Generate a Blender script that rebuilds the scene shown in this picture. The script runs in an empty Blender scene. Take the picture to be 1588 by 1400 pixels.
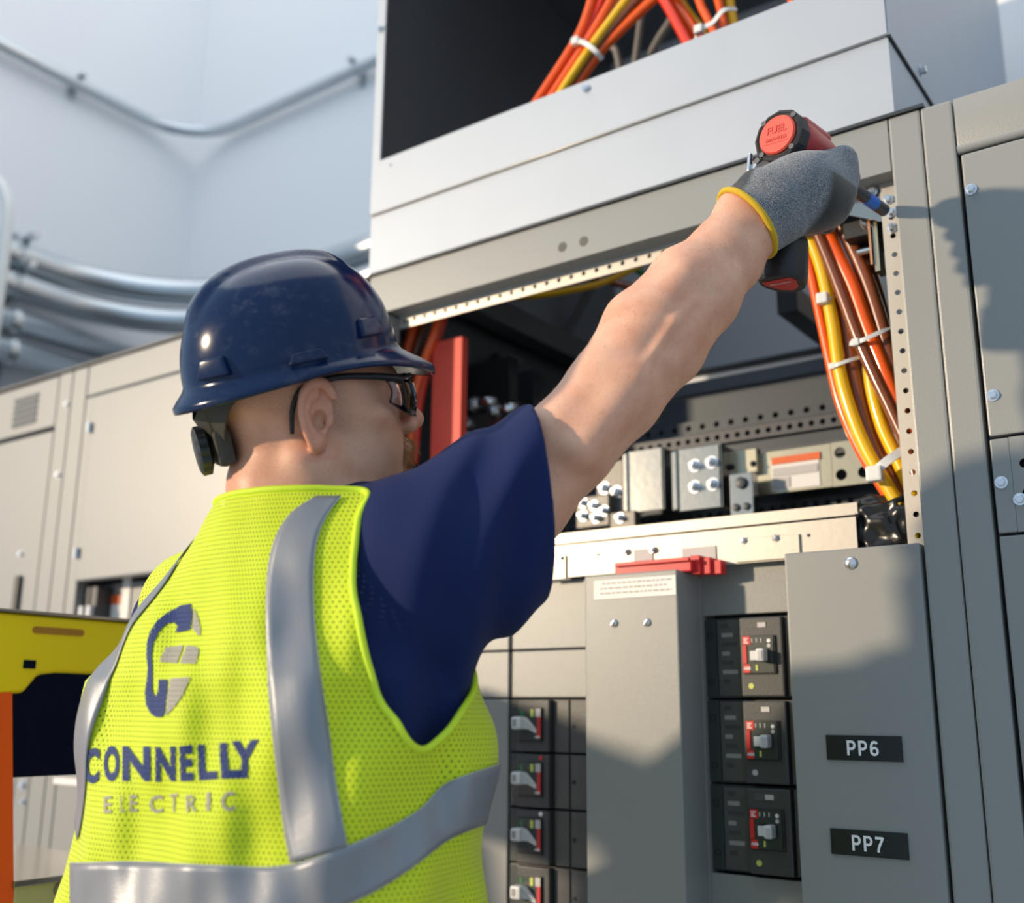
import bpy, bmesh, math, random
import numpy as np
from mathutils import Vector, Matrix

# ------------------------------------------------------------------ camera
S = bpy.context.scene
COL = S.collection
CAM = np.array([0.0, -1.42, 1.30])
FPX = 1665.5
_y, _p, _r = math.radians(36.02), math.radians(13.65), math.radians(0.436)
_h = np.array([-math.sin(_y), math.cos(_y), 0.0]); _z = np.array([0, 0, 1.0])
FW = math.cos(_p) * _h + math.sin(_p) * _z
_rr = np.array([math.cos(_y), math.sin(_y), 0.0]); _uu = -math.sin(_p) * _h + math.cos(_p) * _z
RT = math.cos(_r) * _rr + math.sin(_r) * _uu
UP = -math.sin(_r) * _rr + math.cos(_r) * _uu
cd = bpy.data.cameras.new('camera'); cam = bpy.data.objects.new('camera', cd); COL.objects.link(cam)
cam.matrix_world = Matrix(((RT[0], UP[0], -FW[0], CAM[0]), (RT[1], UP[1], -FW[1], CAM[1]), (RT[2], UP[2], -FW[2], CAM[2]), (0, 0, 0, 1)))
cd.sensor_fit = 'HORIZONTAL'; cd.sensor_width = 36; cd.lens = 36 * FPX / 1588
cd.clip_start = 0.02
cd.dof.use_dof = True; cd.dof.focus_distance = 1.28; cd.dof.aperture_fstop = 2.9
S.camera = cam

# ------------------------------------------------------------------ light
w = bpy.data.worlds.new('world'); S.world = w; w.use_nodes = True
w.node_tree.nodes['Background'].inputs[0].default_value = (0.56, 0.77, 1.0, 1)
w.node_tree.nodes['Background'].inputs[1].default_value = 0.74
def area(name, loc, to, size, power, color, shape='DISK'):
    l = bpy.data.lights.new(name, 'AREA'); l.shape = shape; l.size = size; l.energy = power; l.color = color
    o = bpy.data.objects.new(name, l); COL.objects.link(o); o.location = loc
    o.rotation_euler = (Vector(to) - Vector(loc)).to_track_quat('-Z', 'Y').to_euler()
    return o
sl = bpy.data.lights.new('low_sun', 'SUN'); sl.energy = 4.0; sl.color = (1.0, 0.80, 0.57); sl.angle = math.radians(2.4)
so_ = bpy.data.objects.new('low_sun', sl); COL.objects.link(so_); so_.location = (-4.5, -5.0, 3.0)
so_.rotation_euler = Vector((0.645, 0.742, -0.184)).to_track_quat('-Z', 'Y').to_euler()
area('ceiling_light', (-2.0, -0.7, 5.4), (-2.0, -0.7, 0), 4.5, 72, (1.0, 0.97, 0.93))
S.view_settings.view_transform = 'Standard'
try: S.view_settings.look = 'None'
except Exception: pass
S.view_settings.exposure = 0.0; S.view_settings.gamma = 1.0
S.view_settings.use_curve_mapping = False

# ------------------------------------------------------------------ helpers
def ray(x, y): return FW + (x - 794) / FPX * RT + (700 - y) / FPX * UP
def at(x, y, Y=0.0):
    d = ray(x, y); return CAM + d * ((Y - CAM[1]) / d[1])
def atX(x, y, X):
    d = ray(x, y); return CAM + d * ((X - CAM[0]) / d[0])
def dep(x, y, t): return CAM + ray(x, y) * t

random.seed(7)
MATS = {}
def mat(name, color, rough=0.5, metal=0.0, bump=0.0, bscale=200.0, var=0.0, vscale=6.0, spec=0.5, coat=0.0, stretch=None, trans=0.0, ior=1.45, sheen=0.0, sss=0.0, bdist=0.002):
    m = bpy.data.materials.new(name); m.use_nodes = True; nt = m.node_tree; b = nt.nodes['Principled BSDF']
    b.inputs['Base Color'].default_value = (*color, 1); b.inputs['Roughness'].default_value = rough
    b.inputs['Metallic'].default_value = metal; b.inputs['Specular IOR Level'].default_value = spec
    b.inputs['Coat Weight'].default_value = coat; b.inputs['Coat Roughness'].default_value = 0.08
    b.inputs['Transmission Weight'].default_value = trans; b.inputs['IOR'].default_value = ior
    b.inputs['Sheen Weight'].default_value = sheen
    if sss: 
        b.inputs['Subsurface Weight'].default_value = sss; b.inputs['Subsurface Radius'].default_value = (1, .35, .2); b.inputs['Subsurface Scale'].default_value = 0.006
    tc = nt.nodes.new('ShaderNodeTexCoord'); co = tc.outputs['Object']
    if stretch:
        mp = nt.nodes.new('ShaderNodeMapping'); mp.inputs['Scale'].default_value = stretch; nt.links.new(co, mp.inputs[0]); co = mp.outputs[0]
    if var:
        n = nt.nodes.new('ShaderNodeTexNoise'); n.inputs['Scale'].default_value = vscale; n.inputs['Detail'].default_value = 6
        nt.links.new(co, n.inputs['Vector'])
        mx = nt.nodes.new('ShaderNodeMix'); mx.data_type = 'RGBA'
        mx.inputs['A'].default_value = (*[c * (1 - var) for c in color], 1); mx.inputs['B'].default_value = (*[min(1, c * (1 + var)) for c in color], 1)
        nt.links.new(n.outputs['Fac'], mx.inputs['Factor']); nt.links.new(mx.outputs['Result'], b.inputs['Base Color'])
    if bump:
        n2 = nt.nodes.new('ShaderNodeTexNoise'); n2.inputs['Scale'].default_value = bscale; n2.inputs['Detail'].default_value = 2
        nt.links.new(co, n2.inputs['Vector'])
        bp = nt.nodes.new('ShaderNodeBump'); bp.inputs['Strength'].default_value = bump; bp.inputs['Distance'].default_value = bdist
        nt.links.new(n2.outputs['Fac'], bp.inputs['Height']); nt.links.new(bp.outputs[0], b.inputs['Normal'])
    MATS[name] = m; return m

mat('paint_gray', (0.275, 0.28, 0.27), 0.34, 0, 0.14, 650, 0.03, 3, 0.5)
mat('paint_gray_fine', (0.26, 0.265, 0.255), 0.36, 0, 0.08, 800, 0.03, 3, 0.5)
mat('wall_white', (0.82, 0.82, 0.83), 0.75, 0, 0.06, 60, 0.02, 2)
mat('floor_concrete', (0.42, 0.41, 0.39), 0.5, 0, 0.2, 60, 0.15, 4)
mat('galvanized', (0.39, 0.43, 0.485), 0.55, 0.35, 0.03, 30, 0.05, 9)
mat('conduit_steel', (0.55, 0.59, 0.62), 0.32, 0.9, 0.02, 40, 0.08, 6)
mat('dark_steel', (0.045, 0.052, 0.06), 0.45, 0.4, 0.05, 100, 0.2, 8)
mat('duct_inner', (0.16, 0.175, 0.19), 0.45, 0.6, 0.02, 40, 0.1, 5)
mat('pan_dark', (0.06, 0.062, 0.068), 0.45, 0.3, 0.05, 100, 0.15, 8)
mat('plug_grey', (0.10, 0.095, 0.09), 0.6)
mat('lit_galvanized', (0.70, 0.74, 0.78), 0.55, 0.3, 0.03, 30, 0.06, 5)  # lighter galvanized copy, light on the pull box back painted into the colour
mat('zinc_steel', (0.42, 0.41, 0.37), 0.17, 0.95, 0.05, 80, 0.06, 12)
mat('shaded_zinc', (0.13, 0.125, 0.115), 0.4, 0.3, 0.05, 80, 0.1, 12)  # zinc darkened to paint in the arm and sleeve shadow
mat('zinc_yellow', (0.50, 0.45, 0.32), 0.24, 0.75, 0.05, 60, 0.10, 14)
mat('screw_steel', (0.75, 0.76, 0.78), 0.22, 1.0)
mat('cream_metal', (0.47, 0.44, 0.39), 0.40, 0.45, 0.05, 80, 0.05, 8)
mat('black_plastic', (0.018, 0.019, 0.021), 0.42, 0, 0.15, 300)
mat('black_rubber', (0.028, 0.028, 0.03), 0.62, 0, 0.3, 250)
mat('breaker_dark', (0.055, 0.058, 0.06), 0.42, 0, 0.1, 400, 0.1, 10)
mat('breaker_face', (0.035, 0.045, 0.042), 0.35)
mat('breaker_smoke', (0.085, 0.085, 0.083), 0.30, 0, 0.05, 200, 0.25, 25)
mat('handle_white', (0.62, 0.64, 0.65), 0.4)
mat('bright_red', (0.62, 0.03, 0.03), 0.35)
mat('red_bar', (0.80, 0.085, 0.05), 0.55, 0, 0.15, 200, 0.1, 20)
mat('label_white', (0.78, 0.77, 0.74), 0.5)
mat('label_grey', (0.50, 0.48, 0.47), 0.5)
mat('print_grey', (0.30, 0.29, 0.28), 0.5)
mat('plate_black', (0.008, 0.010, 0.012), 0.3)
mat('plate_white', (0.85, 0.85, 0.85), 0.4)
mat('dot_yellow', (0.55, 0.60, 0.12), 0.5)
mat('wire_orange', (0.90, 0.115, 0.008), 0.28, 0, 0.05, 60, 0.06, 10, coat=0.3)
mat('wire_yellow', (0.86, 0.50, 0.008), 0.28, 0, 0.05, 60, 0.06, 10, coat=0.3)
mat('wire_brown', (0.22, 0.062, 0.022), 0.25, 0, 0.05, 60, 0.1, 10, coat=0.4)
mat('wire_green', (0.02, 0.17, 0.05), 0.3)
mat('wire_grey', (0.20, 0.185, 0.165), 0.4)
mat('wire_red', (0.75, 0.045, 0.015), 0.28, coat=0.3)
mat('tie_white', (0.72, 0.72, 0.70), 0.35)
mat('orange_label', (0.72, 0.12, 0.015), 0.5)
mat('bag_black', (0.012, 0.013, 0.014), 0.25, 0, 0.0)
mat('ladder_yellow', (1.0, 0.74, 0.005), 0.42, 0, 0.08, 150, 0.04, 6)
mat('ladder_orange', (1.0, 0.12, 0.008), 0.42, 0, 0.1, 150, 0.05, 6)
mat('ladder_navy', (0.003, 0.006, 0.022), 0.5, spec=0.1)
mat('ladder_cream', (0.52, 0.50, 0.22), 0.5, 0, 0.05, 100, 0.1, 8)
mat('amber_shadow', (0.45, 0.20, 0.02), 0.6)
mat('copper', (0.75, 0.35, 0.18), 0.3, 1.0)

def link(name, me, m=None, parent=None, smooth=False):
    o = bpy.data.objects.new(name, me); COL.objects.link(o)
    if m:
        me.materials.clear(); me.materials.append(MATS[m] if isinstance(m, str) else m)
    if parent is not None:
        o.parent = parent; o.matrix_parent_inverse = parent.matrix_basis.inverted()
    if smooth:
        me.polygons.foreach_set('use_smooth', [True] * len(me.polygons)); me.update()
    return o
def tag(o, label, cat, group=None, kind=None):
    o['label'] = label
    if cat: o['category'] = cat
    if group: o['group'] = group
    if kind: o['kind'] = kind
    return o
def thing(name, loc, label, cat, group=None):
    o = bpy.data.objects.new(name, None); COL.objects.link(o); o.empty_display_size = 0.05
    o.matrix_basis = Matrix.Translation(Vector([float(v) for v in loc])); return tag(o, label, cat, group)
def struct(o): o['kind'] = 'structure'; return o

class MB:
    """collects shapes into ONE mesh"""
    def __init__(s): s.v = []; s.f = []
    def add(s, vs, fs):
        n = len(s.v); s.v += [tuple(float(c) for c in v) for v in vs]; s.f += [tuple(i + n for i in f) for f in fs]; return s
    def box(s, x0, x1, y0, y1, z0, z1, bev=0.0, M=None):
        bm = bmesh.new(); bmesh.ops.create_cube(bm, size=1)
        for v in bm.verts: v.co = ((x0 + x1) / 2 + v.co.x * (x1 - x0), (y0 + y1) / 2 + v.co.y * (y1 - y0), (z0 + z1) / 2 + v.co.z * (z1 - z0))
        if bev: bmesh.ops.bevel(bm, geom=bm.edges[:], offset=bev, segments=2, profile=0.6, affect='EDGES')
        return s.bm(bm, M)
    def bm(s, bm, M=None):
        if M is not None: bmesh.ops.transform(bm, matrix=M, verts=bm.verts)
        bm.verts.index_update()
        s.add([v.co[:] for v in bm.verts], [[v.index for v in f.verts] for f in bm.faces]); bm.free(); return s
    def cyl(s, a, b, r, r2=None, n=20, bev=0.0):
        a, b = Vector(a), Vector(b); r2 = r if r2 is None else r2
        ax = (b - a).normalized(); q = ax.to_track_quat('Z', 'Y').to_matrix(); u, v = q.col[0], q.col[1]; L = (b - a).length
        prof = [(0, 0), (r, 0), (r2, L), (0, L)] if not bev else [(0, 0), (r - bev, 0), (r - .3 * bev, .3 * bev), (r, bev), (r2, L - bev), (r2 - .3 * bev, L - .3 * bev), (r2 - bev, L), (0, L)]
        return s.lathe(a, u, v, ax, prof, n)
    def lathe(s, o, u, v, ax, prof, n=24):
        vs, fs, rings = [], [], []
        for (r, h) in prof:
            if r <= 1e-9: rings.append([len(vs)]); vs.append(Vector(o) + ax * h)
            else:
                rings.append(list(range(len(vs), len(vs) + n)))
                for i in range(n):
                    t = 2 * math.pi * i / n; vs.append(Vector(o) + u * (r * math.cos(t)) + v * (r * math.sin(t)) + ax * h)
        for A, B in zip(rings, rings[1:]):
            for i in range(n):
                j = (i + 1) % n
                if len(A) == 1 and len(B) == 1: continue
                if len(A) == 1: fs.append((A[0], B[j], B[i]))
                elif len(B) == 1: fs.append((A[i], A[j], B[0]))
                else: fs.append((A[i], A[j], B[j], B[i]))
        return s.add(vs, fs)
    def tube(s, pts, r, n=10, caps=True, closed=False):
        pts = [Vector([float(c) for c in p]) for p in pts]; m = len(pts); rs = r if hasattr(r, '__len__') else [r] * m
        vs, fs = [], []; up = None
        for i, p in enumerate(pts):
            t = (pts[(i + 1) % m] - pts[i - 1]) if closed else (pts[min(i + 1, m - 1)] - pts[max(i - 1, 0)]); t.normalize()
            if up is None: up = t.orthogonal().normalized()
            up = (up - t * up.dot(t)); up.normalize(); sd = t.cross(up)
            for k in range(n):
                a = 2 * math.pi * k / n; vs.append(p + (up * math.cos(a) + sd * math.sin(a)) * rs[i])
        for i in range(m if closed else m - 1):
            for k in range(n):
                k2 = (k + 1) % n; i2 = (i + 1) % m; fs.append((i * n + k, i * n + k2, i2 * n + k2, i2 * n + k))
        if caps and not closed: fs.append(tuple(range(n - 1, -1, -1))); fs.append(tuple(range((m - 1) * n, m * n)))
        return s.add(vs, fs)
    def build(s, name, m, parent=None, smooth=False, angle=None):
        me = bpy.data.meshes.new(name); me.from_pydata(s.v, [], s.f); me.update()
        bm = bmesh.new(); bm.from_mesh(me); bmesh.ops.recalc_face_normals(bm, faces=bm.faces); bm.to_mesh(me); bm.free()
        o = link(name, me, m, parent, smooth or angle is not None)
        if angle is not None:
            try: me.set_sharp_from_angle(angle=math.radians(angle))
            except Exception: pass
        return o
def spline(pts, n=8):
    P = [np.array(p, float) for p in pts]; P = [2 * P[0] - P[1]] + P + [2 * P[-1] - P[-2]]; out = []
    for i in range(1, len(P) - 2):
        for k in range(n):
            t = k / n; a, b, c, d = P[i - 1], P[i], P[i + 1], P[i + 2]
            out.append(.5 * (2 * b + (c - a) * t + (2 * a - 5 * b + 4 * c - d) * t * t + (3 * b - a - 3 * c + d) * t ** 3))
    out.append(P[-2]); return out
def text_mesh(txt, size, bold=0.0, res=4, extrude=0.0):
    cu = bpy.data.curves.new('t', 'FONT'); cu.body = txt; cu.size = size; cu.align_x = 'CENTER'; cu.align_y = 'CENTER'; cu.offset = bold; cu.extrude = extrude; cu.resolution_u = res
    o = bpy.data.objects.new('t', cu); COL.objects.link(o)
    dg = bpy.context.evaluated_depsgraph_get(); me = bpy.data.meshes.new_from_object(o.evaluated_get(dg))
    bpy.data.objects.remove(o); bpy.data.curves.remove(cu); return me
def text_xz(name, txt, size, x, y, z, m, parent, bold=0.0, wscale=1.0):
    me = text_mesh(txt, size, bold); me.transform(Matrix.Translation((x, y, z)) @ Matrix.Rotation(math.pi / 2, 4, 'X') @ Matrix.Diagonal((wscale, 1, 1, 1)))
    return link(name, me, m, parent)
def stroke_xz(name, glyphs, h, w_, x, y, z, m, parent, gap=.18):
    """bold sans lettering from thick strokes, unit glyph box 0..1 high"""
    mb = MB(); tot = sum(g[0] for g in glyphs) + gap * (len(glyphs) - 1); cx = -tot / 2
    for gw, strokes in glyphs:
        for si, st in enumerate(strokes):
            P = [np.array(p, float) for p in st]; L = []
            for i in range(len(P)):
                a = P[max(i - 1, 0)]; b = P[min(i + 1, len(P) - 1)]; d = (b - a) / np.linalg.norm(b - a); n = np.array([-d[1], d[0]])
                if 0 < i < len(P) - 1:
                    d1 = (P[i] - P[i - 1]) / np.linalg.norm(P[i] - P[i - 1]); n1 = np.array([-d1[1], d1[0]]); k = min(1 / max(n @ n1, .4), 2)
                else: k = 1
                L.append((P[i] + n * w_ / 2 * k, P[i] - n * w_ / 2 * k))
            vs = [(x + (q[0] + cx) * h, y - .00015 * si, z + (q[1] - .5) * h) for pr in L for q in pr]; mb.add(vs, [(2 * i, 2 * i + 1, 2 * i + 3, 2 * i + 2) for i in range(len(P) - 1)])
        cx += gw + gap
    return mb.build(name, m, parent)
def arc(cx, cy, rx, ry, a0, a1, n=10): return [(cx + rx * math.cos(math.radians(a0 + (a1 - a0) * k / n)), cy + ry * math.sin(math.radians(a0 + (a1 - a0) * k / n))) for k in range(n + 1)]
GP = (.62, [[(.09, 0), (.09, 1)], [(.09, .92), (.34, .92)] + arc(.34, .68, .20, .24, 90, -90)[1:] + [(.09, .44)]])
G6 = (.60, [arc(.30, .31, .215, .225, 0, 360, 20), [(.49, .79), (.44, .89), (.33, .925), (.20, .88), (.12, .74), (.085, .55), (.085, .31)]])
G7 = (.56, [[(0, .91), (.52, .91)], [(.52, .97), (.46, .78), (.30, .48), (.20, .20), (.18, 0)]])
def hexscrew(mb, p, r=0.006, d=0.005, nrm=(0, -1, 0)):
    p = Vector([float(c) for c in p]); n = Vector(nrm)
    mb.cyl(p, p + n * 0.0015, r * 1.35, n=20); mb.cyl(p + n * 0.0015, p + n * (0.0015 + d), r, r * 0.92, n=6, bev=0.0006)
def screw(parent, p, r=0.006, d=0.005, name='screw', nrm=(0, -1, 0), m='screw_steel'):
    mb = MB(); hexscrew(mb, p, r, d, nrm); return mb.build(name, m, parent)
def dome_screw(parent, p, r=0.008, nrm=(0, -1, 0), name='screw'):
    p = Vector([float(c) for c in p]); ax = Vector(nrm); q = ax.to_track_quat('Z', 'Y').to_matrix()
    mb = MB(); mb.lathe(p, q.col[0], q.col[1], ax, [(0, 0), (r, 0), (r, .0015), (r * .85, .0035), (r * .5, .005), (0, .0055)], 20)
    mb.box(-r * .62, r * .62, -.0009, .0009, .0048, .0058, M=Matrix.Translation(p) @ q.to_4x4() @ Matrix.Rotation(.9, 4, 'Z'))
    return mb.build(name, 'screw_steel', parent, angle=40)
def perf_strip(u0, u1, v0, v1, holes, r, mapper, th, n=10):
    """sheet strip with real round holes at (u, vmid): returns MB"""
    mb = MB(); vm = (v0 + v1) / 2; hs = sorted(holes)
    edges = [u0] + [(a + b) / 2 for a, b in zip(hs, hs[1:])] + [u1]
    for dz, flip in ((0, False), (th, True)):
        for i, h in enumerate(hs):
            a, b = edges[i], edges[i + 1]; sq = []; ci = []
            for k in range(n):
                t = 2 * math.pi * k / n; c, s_ = math.cos(t), math.sin(t); ci.append((h + r * c, vm + r * s_))
                kx = ((b - h) if c > 0 else (h - a)) / max(abs(c), 1e-6); ky = ((v1 - vm)) / max(abs(s_), 1e-6); q = min(kx, ky); sq.append((h + q * c, vm + q * s_))
            cr = [(a, v0), (b, v0), (b, v1), (a, v1)]
            vs = [mapper(u, v, dz) for u, v in ci + sq]; fs = [(k, (k + 1) % n, n + (k + 1) % n, n + k) for k in range(n)]
            mb.add(vs, fs)
            for (cu_, cv) in cr:   # corner triangles
                best = sorted(range(n), key=lambda k: (sq[k][0] - cu_) ** 2 + (sq[k][1] - cv) ** 2)[:2]
                k1, k2 = best; mb.add([mapper(*sq[k1], dz), mapper(cu_, cv, dz), mapper(*sq[k2], dz)], [(0, 1, 2)])
            if dz == 0:
                mb.add([mapper(u, v, 0) for u, v in ci] + [mapper(u, v, th) for u, v in ci], [(k, (k + 1) % n, n + (k + 1) % n, n + k) for k in range(n)])
    for (a0, b0, a1, b1) in ((u0, v0, u1, v0), (u1, v0, u1, v1), (u1, v1, u0, v1), (u0, v1, u0, v0)):
        mb.add([mapper(a0, b0, 0), mapper(a1, b1, 0), mapper(a1, b1, th), mapper(a0, b0, th)], [(0, 1, 2, 3)])
    return mb
def pxbox(x0, y0, x1, y1, Y, depth, bev=0.0, mb=None):
    xm, ym = (x0 + x1) / 2, (y0 + y1) / 2
    X0, X1 = at(x0, ym, Y)[0], at(x1, ym, Y)[0]; Z1, Z0 = at(xm, y0, Y)[2], at(xm, y1, Y)[2]
    mb = mb or MB(); mb.box(X0, X1, Y, Y + depth, Z0, Z1, bev); return mb

# ------------------------------------------------------------------ room shell
WY, WX = 1.20, -3.62
o = MB().box(WX - .1, 4.0, WY, WY + .1, 0, 7.0).build('wall_back', 'wall_white'); struct(o); tag(o, 'white painted wall behind the grey switchgear cabinets', None)
o = MB().box(WX - .1, WX, -.35, WY, 0, 7.0).build('wall_left', 'wall_white'); struct(o); tag(o, 'white side wall meeting the back wall in the corner', None)
o = MB().box(WX - .1, 4.0, -5.0, WY + .1, -.1, 0).build('floor', 'floor_concrete'); struct(o); tag(o, 'plain grey concrete floor under the cabinets', None)

# ------------------------------------------------------------------ conduits on the walls
def bendpath(z, xl, yb, r, y0, x1):
    pts = [(xl, y0, z)] + [(xl, y0 + (yb - r - y0) * k / 6, z) for k in range(1, 6)]
    for k in range(17):
        a = math.pi - k / 16 * math.pi / 2; pts.append((xl + r + r * math.cos(a), yb - r + r * math.sin(a), z))
    return pts + [(xl + r + (x1 - xl - r) * k / 6, yb, z) for k in range(1, 7)]
def conduit(z, r, off, bend, y0, x1, label, clamps, nm='conduit'):
    t = thing(nm, (WX + off, y0, z), label, 'conduit')
    MB().tube(bendpath(z, WX + off, WY - off, bend, y0, x1), r, 20).build('pipe', 'conduit_steel', t, smooth=True)
    for (side, c) in clamps:
        mb = MB()
        if side == 'L':
            mb.cyl((WX + off, c - .015, z), (WX + off, c + .015, z), r * 1.12, n=20); mb.box(WX, WX + .008, c - .015, c + .015, z - r * 2.2, z + r * 2.2)
            mb.box(WX, WX + off * 1.9, c - .013, c + .013, z + r * 1.0, z + r * 1.35)
        else:
            mb.cyl((c - .015, WY - off, z), (c + .015, WY - off, z), r * 1.12, n=20); mb.box(c - .015, c + .015, WY - .008, WY, z - r * 2.2, z + r * 2.2)
            mb.box(c - .013, c + .013, WY - off * 1.9, WY, z + r * 1.0, z + r * 1.35)
        mb.build('clamp', 'conduit_steel', t, angle=40)
    return t
conduit(3.668, .024, .045, .26, -.34, 1.5, 'thin steel conduit running high along both white walls', [('L', .60), ('R', -2.62), ('L', -.25)])
t = conduit(2.862, .051, .11, .55, -.34, -1.0, 'thick steel conduit bending around the corner, upper of the pair', [('L', .42)])
p = atX(147, 451, -3.4)
conduit(2.752, .051, .11, .50, -.34, -1.0, 'thick steel conduit bending around the corner, just under the upper one', [('L', .42)])
for z, lb in ((2.615, 'straight steel conduit on the side wall below the bending pair'), (2.508, 'lowest straight steel conduit on the side wall by the corner')):
    t = thing('conduit', (-3.5, -.34, z), lb, 'conduit')
    MB().tube([(-3.5, -.34, z), (-3.5, 0, z), (-3.5, WY, z)], .045, 20).build('pipe', 'conduit_steel', t, smooth=True)
    MB().cyl((-3.5, .40, z), (-3.5, .43, z), .051, n=20).build('clamp', 'conduit_steel', t, angle=40)
t = thing('strut_channel', (-3.58, .40, 0), 'vertical steel strut channel holding the conduits on the side wall', 'strut')
mb = MB(); mb.box(-3.62, -3.575, .395, .40, 0, 2.98); mb.box(-3.62, -3.575, .435, .44, 0, 2.98); mb.box(-3.62, -3.615, .395, .44, 0, 2.98)
mb.build('channel', 'galvanized', t)
for z in (2.86, 2.75, 2.615, 2.508): MB().cyl((-3.565, .417, z + .055), (-3.535, .417, z + .055), .012, n=6).build('bolt', 'screw_steel', t)
t = thing('white_cable_loop', (-3.34, .28, 2.5), 'white pipe curving down at the left edge beside the strut', 'pipe')
MB().tube(spline([(-3.50, .16, 3.10), (-3.42, .235, 3.07), (-3.36, .265, 2.99), (-3.34, .275, 2.84), (-3.34, .275, 2.30), (-3.34, .275, 1.0), (-3.34, .275, 0)], 8), .02, 14).build('pipe', 'label_white', t, smooth=True)
# ------------------------------------------------------------------ switchgear cabinets
ZT = 2.122; DB = 0.93
G, GF = 'paint_gray', 'paint_gray_fine'
def carcass(t, x0, x1, top=True, front0=None):
    mb = MB(); mb.box(x0, x0 + .003, .03, DB, .0, ZT - .002); mb.build('side_panel', G, t)
    mb = MB(); mb.box(x1 - .003, x1, .03, DB, .0, ZT - .002); mb.build('side_panel', G, t)
    MB().box(x0 + .003, x1 - .003, DB - .004, DB, .0, ZT - .002).build('back_panel', 'galvanized', t)
    if top: MB().box(x0 - .002, x1 + .002, -.004, DB, ZT - .002, ZT + .004).build('top_cover', 'dark_steel', t)
    MB().box(x0, x1, .0, DB, .0, .09).build('plinth', G, t)

# --- section A, louvered (far left)
a = thing('switchgear_cabinet', (-2.85, .45, 0), 'grey cabinet with louvered top panel at the far left of the row', 'cabinet')
AX0, AX1 = -3.22, -2.378
carcass(a, AX0, AX1)
MB().box(AX0, AX1 - .062, -.002, .03, 1.983, ZT - .008, .003).build('upper_panel', GF, a)
MB().box(AX0, AX1 - .062, -.002, .03, .10, 1.972, .003).build('door', GF, a)
MB().box(AX1 - .058, AX1 - .001, -.002, .03, .09, ZT - .006, .003).build('post', GF, a)
for k in range(5):
    z = 2.008 + k * .0165
    for xa, xb in ((-2.635, -2.525), (-2.86, -2.75)):
        b_ = bmesh.new(); vs = [b_.verts.new(v) for v in ((xa, -.0022, z), (xb, -.0022, z), (xb, -.0075, z + .006), (xa, -.0075, z + .006), (xa, -.0022, z + .011), (xb, -.0022, z + .011))]
        for f in ((0, 1, 2, 3), (3, 2, 5, 4), (0, 3, 4), (1, 5, 2)): b_.faces.new([vs[i] for i in f])
        l_ = MB().bm(b_).build('louver', GF, a)
        MB().box(xa + .003, xb - .003, -.0035, -.0021, z - .0035, z + .001).build('louver_slot', 'dark_steel', l_)
for p_ in ((91, 736), (33, 859)):
    p = at(*p_, -.002); screw(a, p, .007, .006)
p = at(104, 627, -.002); screw(a, p, .006)
q = at(31, 900, -.002); MB().box(q[0] - .010, q[0] + .010, -.012, -.002, 1.48, 1.615, .003).build('door_handle', 'black_plastic', a)
# lower door with lock and a small label
q = at(36, 1217, -.002); screw(a, q, .009, .006, 'door_lock'); q = at(36, 1243, -.002); screw(a, q, .006)
q0, q1 = at(84, 1205, -.003), at(121, 1218, -.003); MB().box(q0[0], q1[0], -.004, -.002, q1[2], q0[2]).build('label_plate', 'label_white', a)

# --- section B (behind the worker)
b = thing('switchgear_cabinet', (-1.85, .45, 0), 'grey cabinet with wide plain door behind the hard hat', 'cabinet')
BX0, BX1 = -2.376, -1.378
carcass(b, BX0, BX1)
MB().box(BX0 + .001, BX0 + .062, -.002, .03, .09, ZT - .006, .003).build('post', GF, b)
MB().box(BX0 + .066, BX1 - .05, -.002, .03, 2.037, ZT - .006, .003).build('header', GF, b)
MB().box(BX1 - .046, BX1 - .001, -.002, .03, .09, ZT - .006, .003).build('post', GF, b)
MB().box(BX0 + .066, BX0 + .104, -.002, .03, .09, 2.034, .003).build('door_jamb', GF, b)
d_ = MB().box(BX0 + .108, BX1 - .05, -.010, .02, 1.585, 2.030, .004).build('door', GF, b)
for z in (1.95, 1.65): MB().cyl((BX0 + .113, -.016, z - .012), (BX0 + .113, -.016, z + .012), .005, n=10).build('hinge', 'screw_steel', d_)
MB().box(BX0 + .108, BX1 - .05, .06, .065, 1.40, 1.583).build('breaker_trim', GF, b)
MB().box(BX0 + .108, BX1 - .05, -.002, .03, .10, 1.395, .003).build('lower_door', GF, b)
q = at(150, 925, .05)
for k in range(3):
    MB().box(q[0] - .035 + k * .03, q[0] - .011 + k * .03, .018, .06, 1.47, 1.575 - .01 * (k == 0), .003).build('breaker_pole', 'breaker_dark', b)
    MB().box(q[0] - .030 + k * .03, q[0] - .016 + k * .03, .006, .018, 1.50, 1.53, .002).build('breaker_toggle', 'handle_white', b)
q = at(176, 935, .05); m_ = MB().box(q[0] - .017, q[0] + .017, .056, .0595, 1.49, 1.556).build('warning_label', 'label_white', b); MB().box(q[0] - .017, q[0] + .017, .0545, .0559, 1.535, 1.556).build('orange_band', 'orange_label', m_)
q = at(190, 915, .05); MB().box(q[0] - .01, q[0] + .02, .056, .0595, 1.50, 1.60).build('warning_label', 'label_white', b)

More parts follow.
